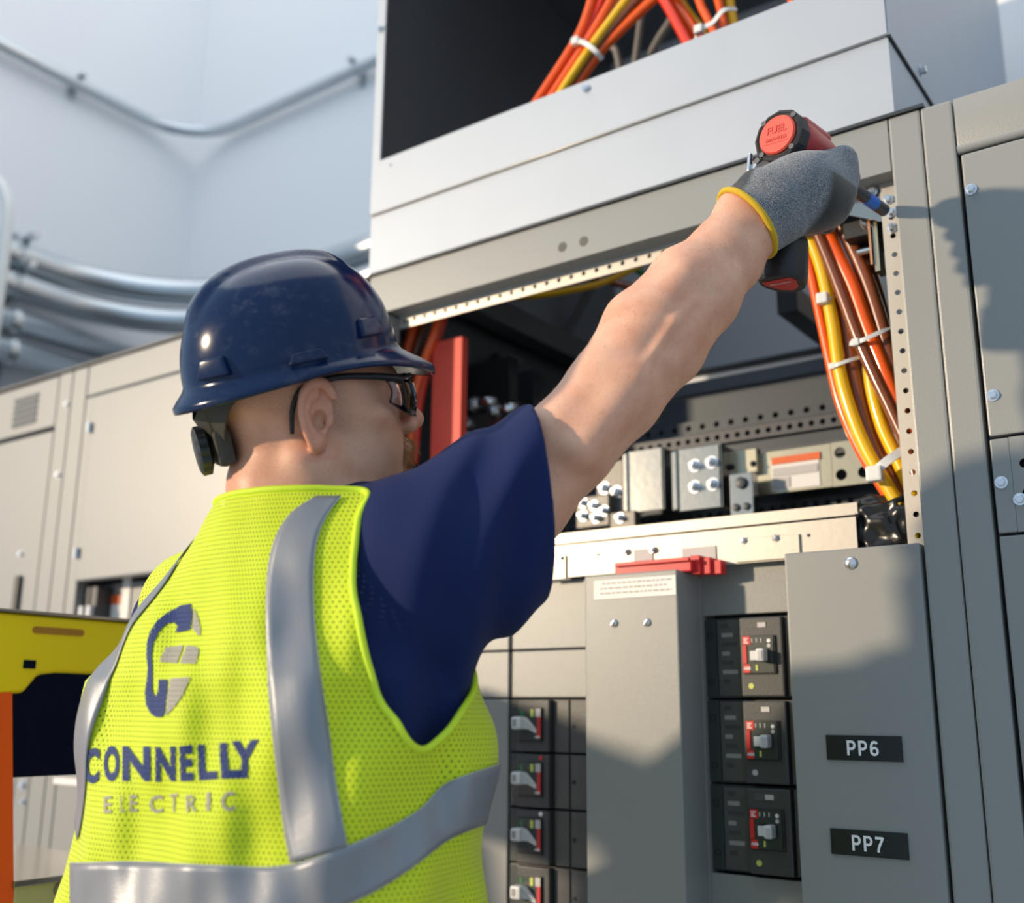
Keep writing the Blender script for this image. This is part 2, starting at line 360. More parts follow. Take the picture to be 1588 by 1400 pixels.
# --- section C (open, being worked on)
c = thing('switchgear_cabinet', (-.85, .45, 0), 'open grey cabinet with cables and breakers exposed in front of the worker', 'cabinet')
CX0, CX1 = -1.376, -.333
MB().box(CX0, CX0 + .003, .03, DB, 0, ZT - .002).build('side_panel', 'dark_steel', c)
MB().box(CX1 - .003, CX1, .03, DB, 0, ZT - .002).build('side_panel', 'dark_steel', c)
MB().box(CX0 + .003, CX1 - .003, DB - .004, DB, 0, 1.62).build('back_panel', 'galvanized', c)
MB().box(CX0, CX1, 0, DB, 0, .09).build('plinth', G, c)
MB().box(CX0, -.378, -.001, .002, 2.042, ZT - .001).build('header', G, c)
MB().box(CX0 + .046, -.378, .002, .034, 2.042, 2.045).build('header_lip', G, c)
MB().box(-.3765, CX1, -.002, .04, .09, ZT, .0035).build('post', G, c)
MB().box(CX0, CX0 + .045, -.002, .04, .09, 2.040, .0035).build('post', G, c)
hx = [-1.315 + .0254 * k for k in range(37)]
perf_strip(-1.33, -.378, 2.016, 2.042, hx, .0041, lambda u, v, d: (u, .034 + d, v), .002).build('perforated_flange', 'cream_metal', c)
hz = [at(1395 + (y - 600) * .045, y, .030)[2] for y in (395, 425, 454, 484, 514.6, 545, 576, 607, 638, 670, 701, 734, 766, 799, 832)]
z0, z1 = min(hz), max(hz); hz = [z0 + (z1 - z0) * k / 14 for k in range(14 + 1)]; dz = (z1 - z0) / 14; hz = [z0 - dz * k for k in range(1, 6)] + hz + [z1 + dz * k for k in range(1, 4)]
perf_strip(min(hz) - .013, 2.042, -.4045, -.3775, hz, .0040, lambda u, v, d: (v, .030 + d, u), .002, 12).build('perforated_flange', 'cream_metal', c)
# two pilot light holes in the header, corner gusset, machine screws
for x_, y_ in ((872, 383), (905, 374)):
    q = at(x_, y_, -.001); MB().cyl(q, (q[0], -.0018, q[2]), .0088, .0082, n=24).build('hole_plug', 'plug_grey', c)
g_ = MB(); P0, P1, P2, P3 = (-.47, .033, 2.043), (-.378, .033, 2.043), (-.378, .033, 1.97), (-.404, .033, 1.985)
g_.add([P0, P1, P2, P3, (-.47, .033, 2.018)] + [(x, .0355, z) for x, _, z in (P0, P1, P2, P3, (-.47, .033, 2.018))], [(0, 1, 2, 3, 4), (9, 8, 7, 6, 5)] + [(i, (i + 1) % 5, 5 + (i + 1) % 5, 5 + i) for i in range(5)])
g_.build('corner_gusset', 'zinc_steel', c)
for p_ in ((1354, 297), (1378, 310), (1383, 330), (1384, 354)):
    q = at(*p_, .03); screw(c, q, .0055, .007)
# rail in the depth beside the cables
MB().box(-.425, -.418, .05, .075, 1.92, 2.02).build('insulator_bracket', 'zinc_yellow', c)
MB().box(-.4295, -.4265, .045, .07, 1.93, 2.02).build('copper_strip', 'copper', c)
q = at(1352, 345, .07); MB().cyl(q, (q[0] + .006, .05, q[2]), .017, n=20, bev=.002).build('lug_bolt', 'zinc_steel', c, angle=40)
q = at(1346, 388, .08); MB().cyl((q[0] - .015, .08, q[2]), (q[0] + .02, .08, q[2]), .006, n=12).build('lug_bolt', 'screw_steel', c, angle=40)
MB().tube(spline([at(1340, 405, .12), at(1362, 415, .12), at(1380, 425, .12)], 4), .005, 8).build('ground_wire', 'wire_green', c, smooth=True)
MB().box(-.47, -.40, .06, .14, 1.985, 2.03).build('dark_terminal_block', 'black_plastic', c)

# inner sheet above the breakers
PY = .062
cp = MB(); X0, X1 = -1.06, -.482
cp.box(X0, X1, PY, PY + .003, 1.517, 1.573); cp.box(X0, X1, PY, PY + .012, 1.570, 1.575)
cp.build('breaker_top_sheet', 'cream_metal', c)
MB().box(X0 + .03, X1, PY + .010, PY + .013, 1.574, 1.592).build('sheet_lip', 'cream_metal', c)
pxbox(1140, 832, 1240, 868, PY - .0035, .003, .0006).build('cover_strip', 'cream_metal', c)
pxbox(843, 862, 877, 898, PY - .0035, .003, .0006).build('cover_strip', 'cream_metal', c)
for p_ in ((1152, 838), (1202, 834), (969, 855), (1011, 852), (869, 865)): screw(c, at(*p_, PY - .0036), .0042, .004)
for p_ in ((928, 860), (1254, 830)): q = at(*p_, PY); MB().cyl(q, (q[0], PY - .0008, q[2]), .0024, n=10).build('rivet', 'dark_steel', c)
pxbox(983, 851, 1012, 874, PY - .002, .0015).build('grey_label', 'label_grey', c)
pxbox(1058, 848, 1110, 872, PY - .002, .0015).build('grey_label', 'label_grey', c)
# red insulators
r_ = thing('red_insulator', (-.80, .03, 1.49), 'bright red stepped plastic insulator above the middle breaker cover', 'insulator')
pxbox(953, 872, 1072, 890, .020, .035, .002).build('tray', 'bright_red', r_)
pxbox(953, 868, 1068, 874, .014, .006, .001).build('rim', 'bright_red', r_)
pxbox(1070, 861, 1085, 890, .030, .03, .001).build('end_wall', 'bright_red', r_)
pxbox(1085, 864, 1101, 890, .036, .024, .001).build('step', 'bright_red', r_)
pxbox(1101, 868, 1118, 890, .042, .018, .001).build('step', 'bright_red', r_)

# trim plates around the breakers
BY = .082
def plate(x0, x1, z0, z1, Y=BY, dd=.012, nm='filler_plate', m=G): return MB().box(x0, x1, Y, Y + dd, z0, z1, .0015).build(nm, m, c)
plate(-.745, -.566, 1.4445, 1.521); plate(-.745, -.566, .72, 1.078)
plate(-1.088, -.86, 1.4035, 1.515); plate(-1.088, -.86, 1.3245, 1.4005)
plate(-1.30, -1.096, 1.4035, 1.52); plate(-1.30, -1.096, 1.3245, 1.4005); plate(-1.30, -1.096, .30, 1.3215)
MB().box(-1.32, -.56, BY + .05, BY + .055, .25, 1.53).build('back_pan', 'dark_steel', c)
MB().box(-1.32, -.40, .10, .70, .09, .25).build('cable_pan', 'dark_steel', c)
# middle wireway cover
m_ = thing('wireway_cover', (-.81, .04, .25), 'tall grey box cover with two screws between the breaker columns', 'cover')
MB().box(-.891, -.731, .0, .074, .25, 1.507, .0025).build('front_channel', G, m_)
MB().box(-.880, -.7305, .074, .123, .25, 1.5035, .0025).build('rear_channel', G, m_)
for x_, y_ in ((952, 966), (1003, 965)): dome_screw(m_, at(x_, y_, -.0002), .0062)
l_ = pxbox(921, 896, 1048, 926, -.0012, .001).build('instruction_label', 'label_white', m_)
q0, q1 = at(930, 902, -.0016), at(1042, 917, -.0016)
for k in range(3):
    mb = MB(); xx = q0[0] + .004 * (k == 0); zz_ = q0[2] - .0035 - k * .0075
    while xx < q1[0] - .008 * (k == 1):
        ww = random.uniform(.004, .012); mb.box(xx, min(xx + ww, q1[0]), -.0016, -.0013, zz_ - .0009, zz_ + .0009); xx += ww + .0022
    mb.build('print_line', 'print_grey', l_)
# cover with name plates
pc = thing('breaker_cover', (-.47, .04, .25), 'tall grey cover carrying the PP6 and PP7 name plates', 'cover')
MB().box(-.5625, -.3805, -.006, .072, .25, 1.516, .003).build('cover_shell', GF, pc)
dome_screw(pc, at(1319, 873, -.0062), .0085)
for txt, px, py in (('PP6', 1340, 1160), ('PP7', 1348, 1308)):
    q = at(px, py, -.006)
    n_ = thing('name_plate', (q[0], -.006, q[2]), 'black engraved name plate reading %s on the grey cover' % txt, 'sign', 'engraved name plates')
    MB().box(q[0] - .0485, q[0] + .0485, -.0085, -.0062, q[2] - .0155, q[2] + .0155, .0005).build('plate', 'plate_black', n_)
    stroke_xz('lettering', [GP, GP, G6 if txt[2] == '6' else G7], .0185, .165, q[0] - .001, -.0088, q[2], 'plate_white', n_)

# --- breakers
def breaker_right(z1, z0, dot, lb):
    t = thing('circuit_breaker', (-.66, BY, z0), lb, 'circuit breaker')
    zc = (z0 + z1) / 2; g = .0012
    MB().box(-.744, -.566, BY + .006, BY + .05, z0 + g, z1 - g, .0015).build('base', 'breaker_dark', t)
    s_ = MB().box(-.736, -.712, BY + .0035, BY + .006, z0 + .003, z1 - .003, .001).build('mounting_strap', 'breaker_face', t)
    for zz in (zc + .033, zc - .035): MB().lathe(Vector((-.722, BY + .0036, zz)), Vector((1, 0, 0)), Vector((0, 0, 1)), Vector((0, -1, 0)), [(.0032, 0), (.0036, .0008), (.0048, .0008), (.0052, 0)], 16).build('eyelet', 'black_plastic', s_)
    f_ = MB().box(-.709, -.669, BY + .001, BY + .006, z0 + .004, z1 - .004, .001).build('rating_cover', 'breaker_smoke', t)
    for k in range(7):
        MB().box(-.702, -.690 + .006 * (k % 3), BY + .0006, BY + .0011, z1 - .016 - k * .0135, z1 - .010 - k * .0135).build('print_block', 'print_grey' if k % 2 else 'breaker_dark', f_)
    h_ = MB().box(-.667, -.602, BY - .012, BY + .006, z0 + .003, z1 - .003, .0025).build('housing', 'breaker_dark', t)
    MB().box(-.655, -.625, BY - .0126, BY - .0119, z1 - .019, z1 - .010).build('rating_label', 'breaker_smoke', h_)
    MB().box(-.6385, -.626, BY - .0130, BY - .0125, z1 - .018, z1 - .011).build('rating_text', 'label_grey', h_)
    fx0, fx1, fz0, fz1 = -.661, -.6145, zc - .023, zc + .029
    MB().box(fx0 - .002, fx1 + .003, BY - .0150, BY - .0119, fz0 - .002, fz1 + .001, .0012).build('bezel', 'black_plastic', h_)
    fa = MB().box(fx0, fx1, BY - .0165, BY - .0148, fz0, fz1).build('toggle_plate', 'breaker_face', h_)
    MB().box(fx0, fx0 + .006, BY - .0180, BY - .0164, fz0 + .013, fz1 - .013).build('red_stripe', 'orange_label' if 0 else 'bright_red', h_)
    MB().box(fx0, fx0 + .010, BY - .0172, BY - .0164, fz0, fz0 + .012).build('red_corner', 'bright_red', h_)
    MB().box(fx0, fx0 + .012, BY - .0172, BY - .0164, fz1 - .012, fz1).build('maker_label', 'bright_red', h_)
    text_xz('maker_mark', 'ABB', .006, fx0 + .006, BY - .0175, fz0 + .006, 'plate_white', h_, .0001)
    for kk in range(3): MB().box(fx0 + .002, fx0 + .009 - .002 * (kk % 2), BY - .0176, BY - .0171, fz1 - .0040 - .0030 * kk, fz1 - .0025 - .0030 * kk).build('print_block', 'label_white', h_)
    for zz, mm in ((fz1 - .007, 'label_white'), (fz1 - .014, 'label_grey')): MB().cyl((fx1 - .006, BY - .0163, zz), (fx1 - .006, BY - .0175, zz), .0028, n=14).build('test_button', mm, h_)
    for k in range(3): MB().box(fx0 + .014 + k * .007, fx0 + .0155 + k * .007, BY - .0172, BY - .0164, fz1 - .009, fz1 - .003).build('tick_mark', 'label_grey', h_)
    MB().box(fx0 + .019, fx0 + .022, BY - .0172, BY - .0164, fz0 + .003, fz0 + .011).build('tick_mark', 'dot_yellow', h_)
    MB().box(fx0 + .012, fx1 - .006, BY - .0172, BY - .0164, zc - .008, zc + .011).build('slot', 'black_plastic', h_)
    k_ = MB(); k_.box(fx0 + .012, fx1 - .012, BY - .0205, BY - .0165, zc - .006, zc + .008, .0015); k_.box(fx1 - .020, fx1 - .008, BY - .034, BY - .0165, zc - .0075, zc + .0105, .0030)
    hd = k_.build('toggle', 'handle_white', h_)
    MB().box(fx1 - .0165, fx1 - .0105, BY - .0348, BY - .0339, zc - .004, zc + .007).build('toggle_inset', 'label_grey', h_)
    MB().cyl((-.652, BY - .0119, z0 + .018), (-.652, BY - .0128, z0 + .018), .0042, n=18).build('status_dot', dot, h_)
    e_ = MB().box(-.600, -.567, BY - .004, BY + .006, z0 + .004, z1 - .004, .001).build('end_cover', 'breaker_smoke', t)
    return t
Z_ = [1.441, 1.3215, 1.2015, 1.0805]
breaker_right(Z_[0], Z_[1], 'dot_yellow', 'circuit breaker with grey toggle, topmost of the column beside the PP6 cover')
breaker_right(Z_[1], Z_[2], 'label_grey', 'circuit breaker with grey status dot, middle of the column beside the PP6 cover')
breaker_right(Z_[2], Z_[3], 'dot_yellow', 'circuit breaker with yellow dot, lowest of the column beside the PP6 cover')
def breaker_left(z1, z0, dot, lb):
    t = thing('circuit_breaker', (-1.0, BY, z0), lb, 'circuit breaker'); zc = (z0 + z1) / 2; g = .001
    MB().box(-1.092, -.86, BY + .006, BY + .05, z0 + g, z1 - g, .0015).build('base', 'breaker_dark', t)
    MB().box(-1.0915, -1.073, BY + .002, BY + .006, z0 + .002, z1 - .002, .001).build('mounting_strap', 'breaker_face', t)
    h_ = MB().box(-1.070, -1.006, BY - .010, BY + .006, z0 + .002, z1 - .002, .002).build('housing', 'breaker_dark', t)
    f1 = MB().box(-1.004, -.975, BY + .001, BY + .006, z0 + .002, z1 - .002, .001).build('rating_cover', 'breaker_smoke', t)
    f2 = MB().box(-.972, -.91, BY + .001, BY + .006, z0 + .002, z1 - .002, .001).build('rating_cover', 'breaker_smoke', t)
    MB().cyl((-.966, BY + .001, zc), (-.966, BY - .0006, zc), .003, n=12).build('eyelet', 'black_plastic', t)
    fx0, fx1, fz0, fz1 = -1.064, -1.020, zc - .022, zc + .028
    MB().box(fx0 - .002, fx1 + .002, BY - .0125, BY - .0099, fz0 - .004, fz1 + .001, .001).build('bezel', 'black_plastic', h_)
    MB().box(fx0, fx1, BY - .0140, BY - .0123, fz0, fz1).build('toggle_plate', 'breaker_face', h_)
    MB().box(fx1 - .006, fx1, BY - .0152, BY - .0139, fz0 + .002, fz1 - .014).build('red_stripe', 'bright_red', h_)
    MB().box(fx1 - .010, fx1, BY - .0148, BY - .0139, fz1 - .014, fz1 - .001).build('maker_label', 'label_grey', h_)
    MB().box(fx1 - .020, fx1 - .014, BY - .0148, BY - .0139, fz1 - .014, fz1 - .002).build('tick_mark', 'dot_yellow', h_)
    MB().box(fx0 + .004, fx0 + .010, BY - .0148, BY - .0139, fz1 - .012, fz1 - .004).build('tick_mark', 'wire_green', h_)
    text_xz('maker_mark', 'ABB', .0055, fx1 - .006, BY - .0155, fz0 + .004, 'plate_white', h_, .0001)
    k_ = MB(); k_.box(fx0 - .002, fx0 + .018, BY - .034, BY - .014, zc - .006, zc + .014, .004)
    k_.add([(fx0 + .016, BY - .030, zc - .004), (fx0 + .016, BY - .030, zc + .013), (fx0 + .026, BY - .022, zc + .004), (fx0 + .036, BY - .016, zc - .006), (fx0 + .036, BY - .016, zc - .012), (fx0 + .024, BY - .020, zc - .006)] + [(fx0 + .016, BY - .014, zc - .004), (fx0 + .016, BY - .014, zc + .013), (fx0 + .026, BY - .014, zc + .004), (fx0 + .036, BY - .014, zc - .006), (fx0 + .036, BY - .014, zc - .012), (fx0 + .024, BY - .014, zc - .006)], [(0, 1, 2, 3, 4, 5), (11, 10, 9, 8, 7, 6)] + [(i, (i + 1) % 6, 6 + (i + 1) % 6, 6 + i) for i in range(6)])
    k_.build('toggle', 'handle_white', h_)
    MB().box(fx0 + .002, fx0 + .009, BY - .0348, BY - .0339, zc - .001, zc + .010, .0003).build('toggle_inset', 'print_grey', h_)
    if dot: MB().cyl((fx1 - .002, BY - .0099, fz1 + .008), (fx1 - .002, BY - .0112, fz1 + .008), .0036, n=16).build('status_dot', dot, h_)
    return t
for k, (lb, dt) in enumerate((('circuit breaker with pale toggle, topmost of the column beside the vest', None), ('circuit breaker with red dot, second from top beside the vest', 'bright_red'), ('circuit breaker with pale orange dot, third from top beside the vest', 'label_white'), ('circuit breaker cut by the lower photo edge beside the vest', None), )):
    breaker_left(1.3225 - .0865 * k, 1.3225 - .0865 * (k + 1), dt, lb)
plate(-1.088, -.86, .30, .972)

# --- section D (right)
d = thing('switchgear_cabinet', (.05, .45, 0), 'grey cabinet with bolted doors at the right edge', 'cabinet')
DX0, DX1 = -.3315, .55
carcass(d, DX0, DX1, top=False)
MB().box(DX0, DX1, .03, DB, ZT - .004, ZT - .001).build('top_cover', GF, d)
MB().box(DX0, -.290, -.004, .04, .09, ZT - .001, .0035).build('post', G, d)
mb = MB(); mb.box(-.2885, DX1, -.004, .03, 2.046, ZT - .001, .0035); mb.cyl((-.2885, .002, 2.046), (DX1, .002, 2.046), .007, n=16); mb.build('header', G, d, angle=40)
MB().box(-.2885, DX1, .012, .03, .10, 2.05).build('door_jamb', 'dark_steel', d)
MB().box(-.2845, DX1, -.006, .012, 1.6425, 2.034, .0025).build('upper_door', G, d)
hp = [-.247 + .022 * k for k in range(30)]
for r0 in range(4):
    zc_ = 1.6035 - r0 * .0185 ; off = 0 if r0 % 2 == 0 else .0045
    perf_strip(-.262, DX1, zc_ - .00925, zc_ + .00925, [h + off for h in hp], .0060, lambda u, v, dd: (u, -.006 + dd, v), .004, 14).build('vent_row', G, d)
MB().box(-.2845, -.262, -.006, .012, 1.519, 1.6385, .002).build('vent_panel_edge', G, d)
MB().box(-.262, DX1, -.006, -.002, 1.61275, 1.6385).build('vent_panel_edge', G, d); MB().box(-.262, DX1, -.006, -.002, 1.519, 1.53875).build('vent_panel_edge', G, d)
MB().box(-.2845, DX1, -.006, .012, .10, 1.5155, .0025).build('lower_door', GF, d)
for p_ in ((1506, 294), (1540, 613), (1553, 748), (1582, 774)): screw(d, at(*p_, -.006), .0058, .005)

# --- pull box on top
pb = thing('pull_box', (-.87, .47, ZT), 'galvanized sheet metal pull box with open front on the cabinet top', 'pull box')
TX0, TX1, TB = -1.379, -.3665, .945
GV = 'galvanized'
MB().box(TX0, TX1, -.003, .0, ZT + .006, 2.2495).build('lower_front', GV, pb)
MB().box(TX0 + .001, TX1, -.008, -.0035, 2.2525, 2.364).build('front_rail', GV, pb)
mb = MB(); mb.tube([(TX0, -.006, 2.2515), (-.87, -.006, 2.2515), (TX1 + .002, -.006, 2.2515)], .0018, 8); mb.build('front_hem', 'cream_metal', pb, smooth=True)
MB().box(TX0 + .001, TX0 + .022, -.008, -.0035, 2.364, 3.1).build('front_stile', GV, pb)
MB().box(TX1 - .024, TX1, -.008, -.0035, 2.364, 3.1).build('front_stile', GV, pb)
MB().box(TX1 - .003, TX1, .0, TB, ZT + .006, 2.2475).build('lower_side', GV, pb); MB().box(TX1 - .003, TX1 + .001, -.0035, TB, 2.2525, 3.1).build('side_sheet', GV, pb)
MB().box(TX1 - .001, TX1 + .004, -.004, TB, 2.2475, 2.2525).build('side_seam', 'black_rubber', pb)
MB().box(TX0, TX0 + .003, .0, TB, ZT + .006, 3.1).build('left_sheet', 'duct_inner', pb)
MB().box(TX0 + .003, TX1 - .003, TB - .003, TB, ZT + .006, 3.1).build('back_sheet', 'lit_galvanized', pb)
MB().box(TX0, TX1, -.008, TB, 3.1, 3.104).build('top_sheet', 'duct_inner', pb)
mb = MB(); mb.box(TX0, TX1 + .040, -.006, .03, ZT + .001, ZT + .006); mb.box(TX0, TX0 + .04, .03, TB, ZT + .001, ZT + .006); mb.box(TX1 - .02, TX1 + .04, .03, TB, ZT + .001, ZT + .006); mb.box(TX0 + .04, TX1 - .02, TB - .04, TB, ZT + .001, ZT + .006); mb.build('base_gasket', 'dark_steel', pb)
screw(pb, at(909, 138, -.008), .0058, .006); screw(pb, at(591, 45, -.008), .0058, .006)
q = at(606, 256, -.008); MB().cyl(q, (q[0], -.009, q[2]), .002, n=10).build('rivet', 'dark_steel', pb)
q = atX(1427, 110, TX1 + .001); screw(pb, q, .007, .008, nrm=(1, 0, 0))
# ------------------------------------------------------------------ inside of the open cabinet
def cable(pts, r, m, lb, grp, nm='power_cable'):
    o = MB().tube(spline(pts, 6), r, 12).build(nm, m, None, smooth=True); return tag(o, lb, 'cable', grp)
def pcable(px, Y, w, m, lb, grp, nm='power_cable', top=None):
    pts = []
    for k, p in enumerate(px):
        yy = Y if len(p) == 2 else p[2]; pts.append(at(p[0], p[1], yy))
    if top:
        e = np.array(pts[top]); k = 1 if top < 0 else -1; q1 = [e + (0.02, .03, .14), np.array([e[0] + .05, e[1] + .10, 3.095])]; pts = (pts + q1) if top < 0 else pts
    dd = float((np.array(pts[2 if top else len(pts) // 2]) - CAM) @ FW)
    return cable(pts, w / 2 / FPX * dd, m, lb, grp, nm)
g1 = 'cable bundle beside the perforated post'
B = [([(1228, 330), (1250, 390), (1268, 470), (1285, 550), (1303, 625), (1330, 690), (1362, 745), (1390, 790), (1420, 850)], .10, 17, 'wire_orange', 'orange cable on the outer left of the bundle by the post'),
     ([(1240, 330), (1272, 410), (1291, 500), (1302, 575), (1320, 640), (1346, 702), (1380, 760), (1410, 815), (1425, 870)], .085, 21, 'wire_yellow', 'yellow cable second from left in the bundle by the post'),
     ([(1262, 320), (1300, 440), (1322, 560), (1334, 630), (1355, 695), (1388, 755), (1420, 820)], .10, 22, 'wire_brown', 'brown cable in the middle of the bundle by the post'),
     ([(1250, 320), (1282, 395), (1305, 455), (1333, 530), (1360, 590), (1385, 642), (1410, 700), (1425, 760)], .075, 20, 'wire_brown', 'brown cable crossing the front of the bundle by the post'),
     ([(1245, 330), (1275, 395), (1302, 440), (1326, 495), (1345, 540), (1352, 600), (1368, 660), (1392, 712), (1420, 775)], .095, 21, 'wire_yellow', 'yellow cable twisting through the bundle middle by the post'),
     ([(1270, 320), (1294, 385), (1322, 445), (1346, 512), (1370, 572), (1392, 628), (1420, 700)], .085, 24, 'wire_orange', 'orange cable right of centre in the bundle by the post'),
     ([(1290, 320), (1318, 375), (1346, 440), (1370, 515), (1392, 600), (1415, 700)], .095, 24, 'wire_brown', 'brown cable nearest to the perforated post'),
     ([(1300, 320), (1335, 390), (1358, 450), (1380, 540), (1400, 640)], .12, 22, 'wire_brown', 'brown cable at the back of the bundle by the post'),
     ([(1246, 360), (1262, 410), (1284, 440), (1296, 520), (1330, 590), (1350, 650), (1380, 720), (1400, 780)], .115, 20, 'wire_orange', 'orange cable at the back of the bundle by the post')]
for px, Y, wd, m, lb in B: pcable(px, Y, wd, m, lb, g1)
def tie(pts, wd, lb, headp=None, th=.0018, grp='white cable ties'):
    """flat strap following pts (centre line) with its locking head"""
    t = thing('cable_tie', pts[0], lb, 'cable tie', grp); P_ = [Vector([float(c) for c in p]) for p in spline(pts, 6)]; vs = []; fs = []
    for i, p in enumerate(P_):
        tn = (P_[min(i + 1, len(P_) - 1)] - P_[max(i - 1, 0)]).normalized(); n = Vector((0, -1, 0)); s_ = tn.cross(n).normalized(); n = s_.cross(tn)
        for a, b_ in ((-1, -1), (1, -1), (1, 1), (-1, 1)): vs.append(p + s_ * (wd / 2 * a) + n * (th / 2 * b_))
    for i in range(len(P_) - 1):
        for k in range(4): fs.append((i * 4 + k, i * 4 + (k + 1) % 4, (i + 1) * 4 + (k + 1) % 4, (i + 1) * 4 + k))
    fs += [(3, 2, 1, 0), tuple(range(len(vs) - 4, len(vs)))]
    MB().add(vs, fs).build('strap', 'tie_white', t, angle=40)
    q = Vector([float(v) for v in (headp if headp is not None else pts[0])]); h = wd * .85
    MB().box(q.x - h, q.x + h, q.y - h * .8, q.y + h * .8, q.z - h, q.z + h, h * .3).build('head', 'tie_white', t)
    return t
tie([at(1266, 465, .11), at(1275, 463, .070), at(1288, 460, .082), at(1298, 456, .10)], .010, 'short white cable tie on two cables just below the drill battery', at(1276, 463, .072))
tie([at(1318, 533, .075), at(1336, 528, .062), at(1356, 519, .068), at(1372, 512, .078), at(1384, 507, .10)], .0065, 'white cable tie around the upper right of the bundle', at(1327, 531, .064))
tie([at(1284, 571, .10), at(1294, 567, .074), at(1310, 561, .075), at(1326, 556, .085), at(1340, 552, .10)], .0055, 'thin white cable tie around the left half of the bundle', at(1291, 568, .076))
tie([at(1346, 740, .10), at(1360, 728, .062), at(1378, 713, .062), at(1400, 698, .075)], .013, 'wide white cable tie low on the bundle near the black bag', at(1357, 735, .060))
# black plastic wrap at the foot of the bundle
def bag():
    bm_ = bmesh.new(); bmesh.ops.create_icosphere(bm_, subdivisions=5, radius=1)
    c0 = at(1372, 812, .10)
    for v in bm_.verts:
        p = v.co; s_ = [abs(k) ** .7 * (1 if k > 0 else -1) for k in p]
        n = math.sin(p.x * 9 + p.z * 5 + 2 * math.sin(p.z * 4)) * .07 + math.sin(p.z * 14 - p.x * 6) * .05 + math.sin(p.x * 23 + p.y * 7) * .025
        v.co = (c0[0] + s_[0] * .052 * (1 + n), .10 + s_[1] * .03 * (1 + n), c0[2] - .012 + s_[2] * .052 * (1 + n * .6))
    return MB().bm(bm_).build('plastic_bag', 'bag_black', None, smooth=True)
tag(bag(), 'crumpled black plastic wrap at the foot of the cable bundle', 'plastic wrap')

# deep interior: framing, bus bars, connectors
f_ = thing('inner_frame', (-.85, .40, .09), 'dark steel framing deep inside the open cabinet', 'frame')
def beam(a, b_, w_, h_, nm='beam', m='dark_steel'):
    a, b_ = Vector([float(v) for v in a]), Vector([float(v) for v in b_]); L = (b_ - a).length; q = (b_ - a).to_track_quat('Y', 'Z').to_matrix().to_4x4()
    return MB().box(-w_ / 2, w_ / 2, 0, L, -h_ / 2, h_ / 2, .002, M=Matrix.Translation(a) @ q).build(nm, m, f_)
zb = at(1175, 622, .45)[2]; MB().box(-1.36, -.34, .45, .49, zb - .035, zb + .03, .002).build('cross_beam', 'dark_steel', f_)
zb2 = at(1150, 652, .44)[2]
perf_strip(-1.36, -.34, zb2 - .014, zb2 + .012, [-1.34 + .03 * k for k in range(34)], .006, lambda u, v, dd: (u, .435 + dd, v), .003).build('perforated_rail', 'dark_steel', f_)
zb3 = at(1200, 577, .55)[2]; MB().box(-1.36, -.34, .55, .58, zb3 - .015, zb3 + .012, .002).build('cross_beam', 'duct_inner', f_)
beam((-1.20, .06, 2.062), (-1.20, .90, 2.062), .045, .05)
beam((-1.30, .34, 1.93), (-1.30, .9, 1.93), .03, .03)
beam((-.70, .42, 2.06), (-.70, .90, 2.06), .04, .05)
x_ = at(815, 560, .42)[0]; MB().box(x_ - .022, x_ + .022, .42, .46, .3, 2.03, .002).build('upright', 'dark_steel', f_)
x_ = at(838, 460, .8)[0]; MB().box(x_ - .03, x_ + .03, .78, .84, .3, ZT + .2, .002).build('upright', 'dark_steel', f_)
beam(at(835, 600, .62), at(930, 420, .75), .02, .02, 'strut'); beam(at(880, 610, .6), at(1010, 470, .8), .018, .018, 'strut')
beam(at(700, 500, .6), at(795, 560, .4), .05, .012, 'strut', 'duct_inner')
# perforated mounting pan
pz0, pz1 = 1.60, at(1200, 655, .36)[2]
pan = thing('mounting_pan', (-.85, .36, 1.4), 'dark perforated mounting pan behind the bus bars', 'panel')
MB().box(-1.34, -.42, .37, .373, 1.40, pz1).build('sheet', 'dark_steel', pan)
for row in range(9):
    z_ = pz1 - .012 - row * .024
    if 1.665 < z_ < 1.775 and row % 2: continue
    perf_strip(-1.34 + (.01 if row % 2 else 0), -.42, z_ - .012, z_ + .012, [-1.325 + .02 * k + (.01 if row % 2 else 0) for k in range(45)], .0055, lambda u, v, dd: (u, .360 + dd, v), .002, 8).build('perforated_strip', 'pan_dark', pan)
# long plated bus bar with slots, on the right
bb = thing('bus_bar', (-.62, .33, 1.7), 'yellow plated bus bar with slotted holes and a warning label', 'bus bar')
BYY = .30
xL, xR = at(1170, 730, BYY)[0], at(1360, 710, BYY)[0]; zc = (at(1265, 690, BYY)[2] + at(1265, 758, BYY)[2]) / 2; hh = (at(1265, 690, BYY)[2] - at(1265, 758, BYY)[2]) / 2
MB().box(xL, at(1290, 720, BYY)[0], BYY, BYY + .006, zc - hh, zc + hh, .001).build('bar', 'zinc_yellow', bb)
xs = at(1290, 720, BYY)[0]
for k, sgn in enumerate((1, -1)):
    perf_strip(xs, -.42, zc if sgn > 0 else zc - hh, zc + hh if sgn > 0 else zc, [at(1303, 710, BYY)[0] + .037 * j for j in range(4)], .0095, lambda u, v, dd: (u, BYY + dd, v), .006, 16).build('slotted_plate', 'zinc_yellow', bb)
l_ = pxbox(1196, 709, 1271, 757, BYY - .0015, .001).build('warning_label', 'label_white', bb); pxbox(1196, 705, 1272, 716, BYY - .003, .001).build('orange_band', 'orange_label', l_)
pxbox(1198, 722, 1268, 735, BYY - .003, .001).build('printed_block', 'label_grey', l_); pxbox(1198, 740, 1225, 756, BYY - .003, .001).build('printed_block', 'label_grey', l_)
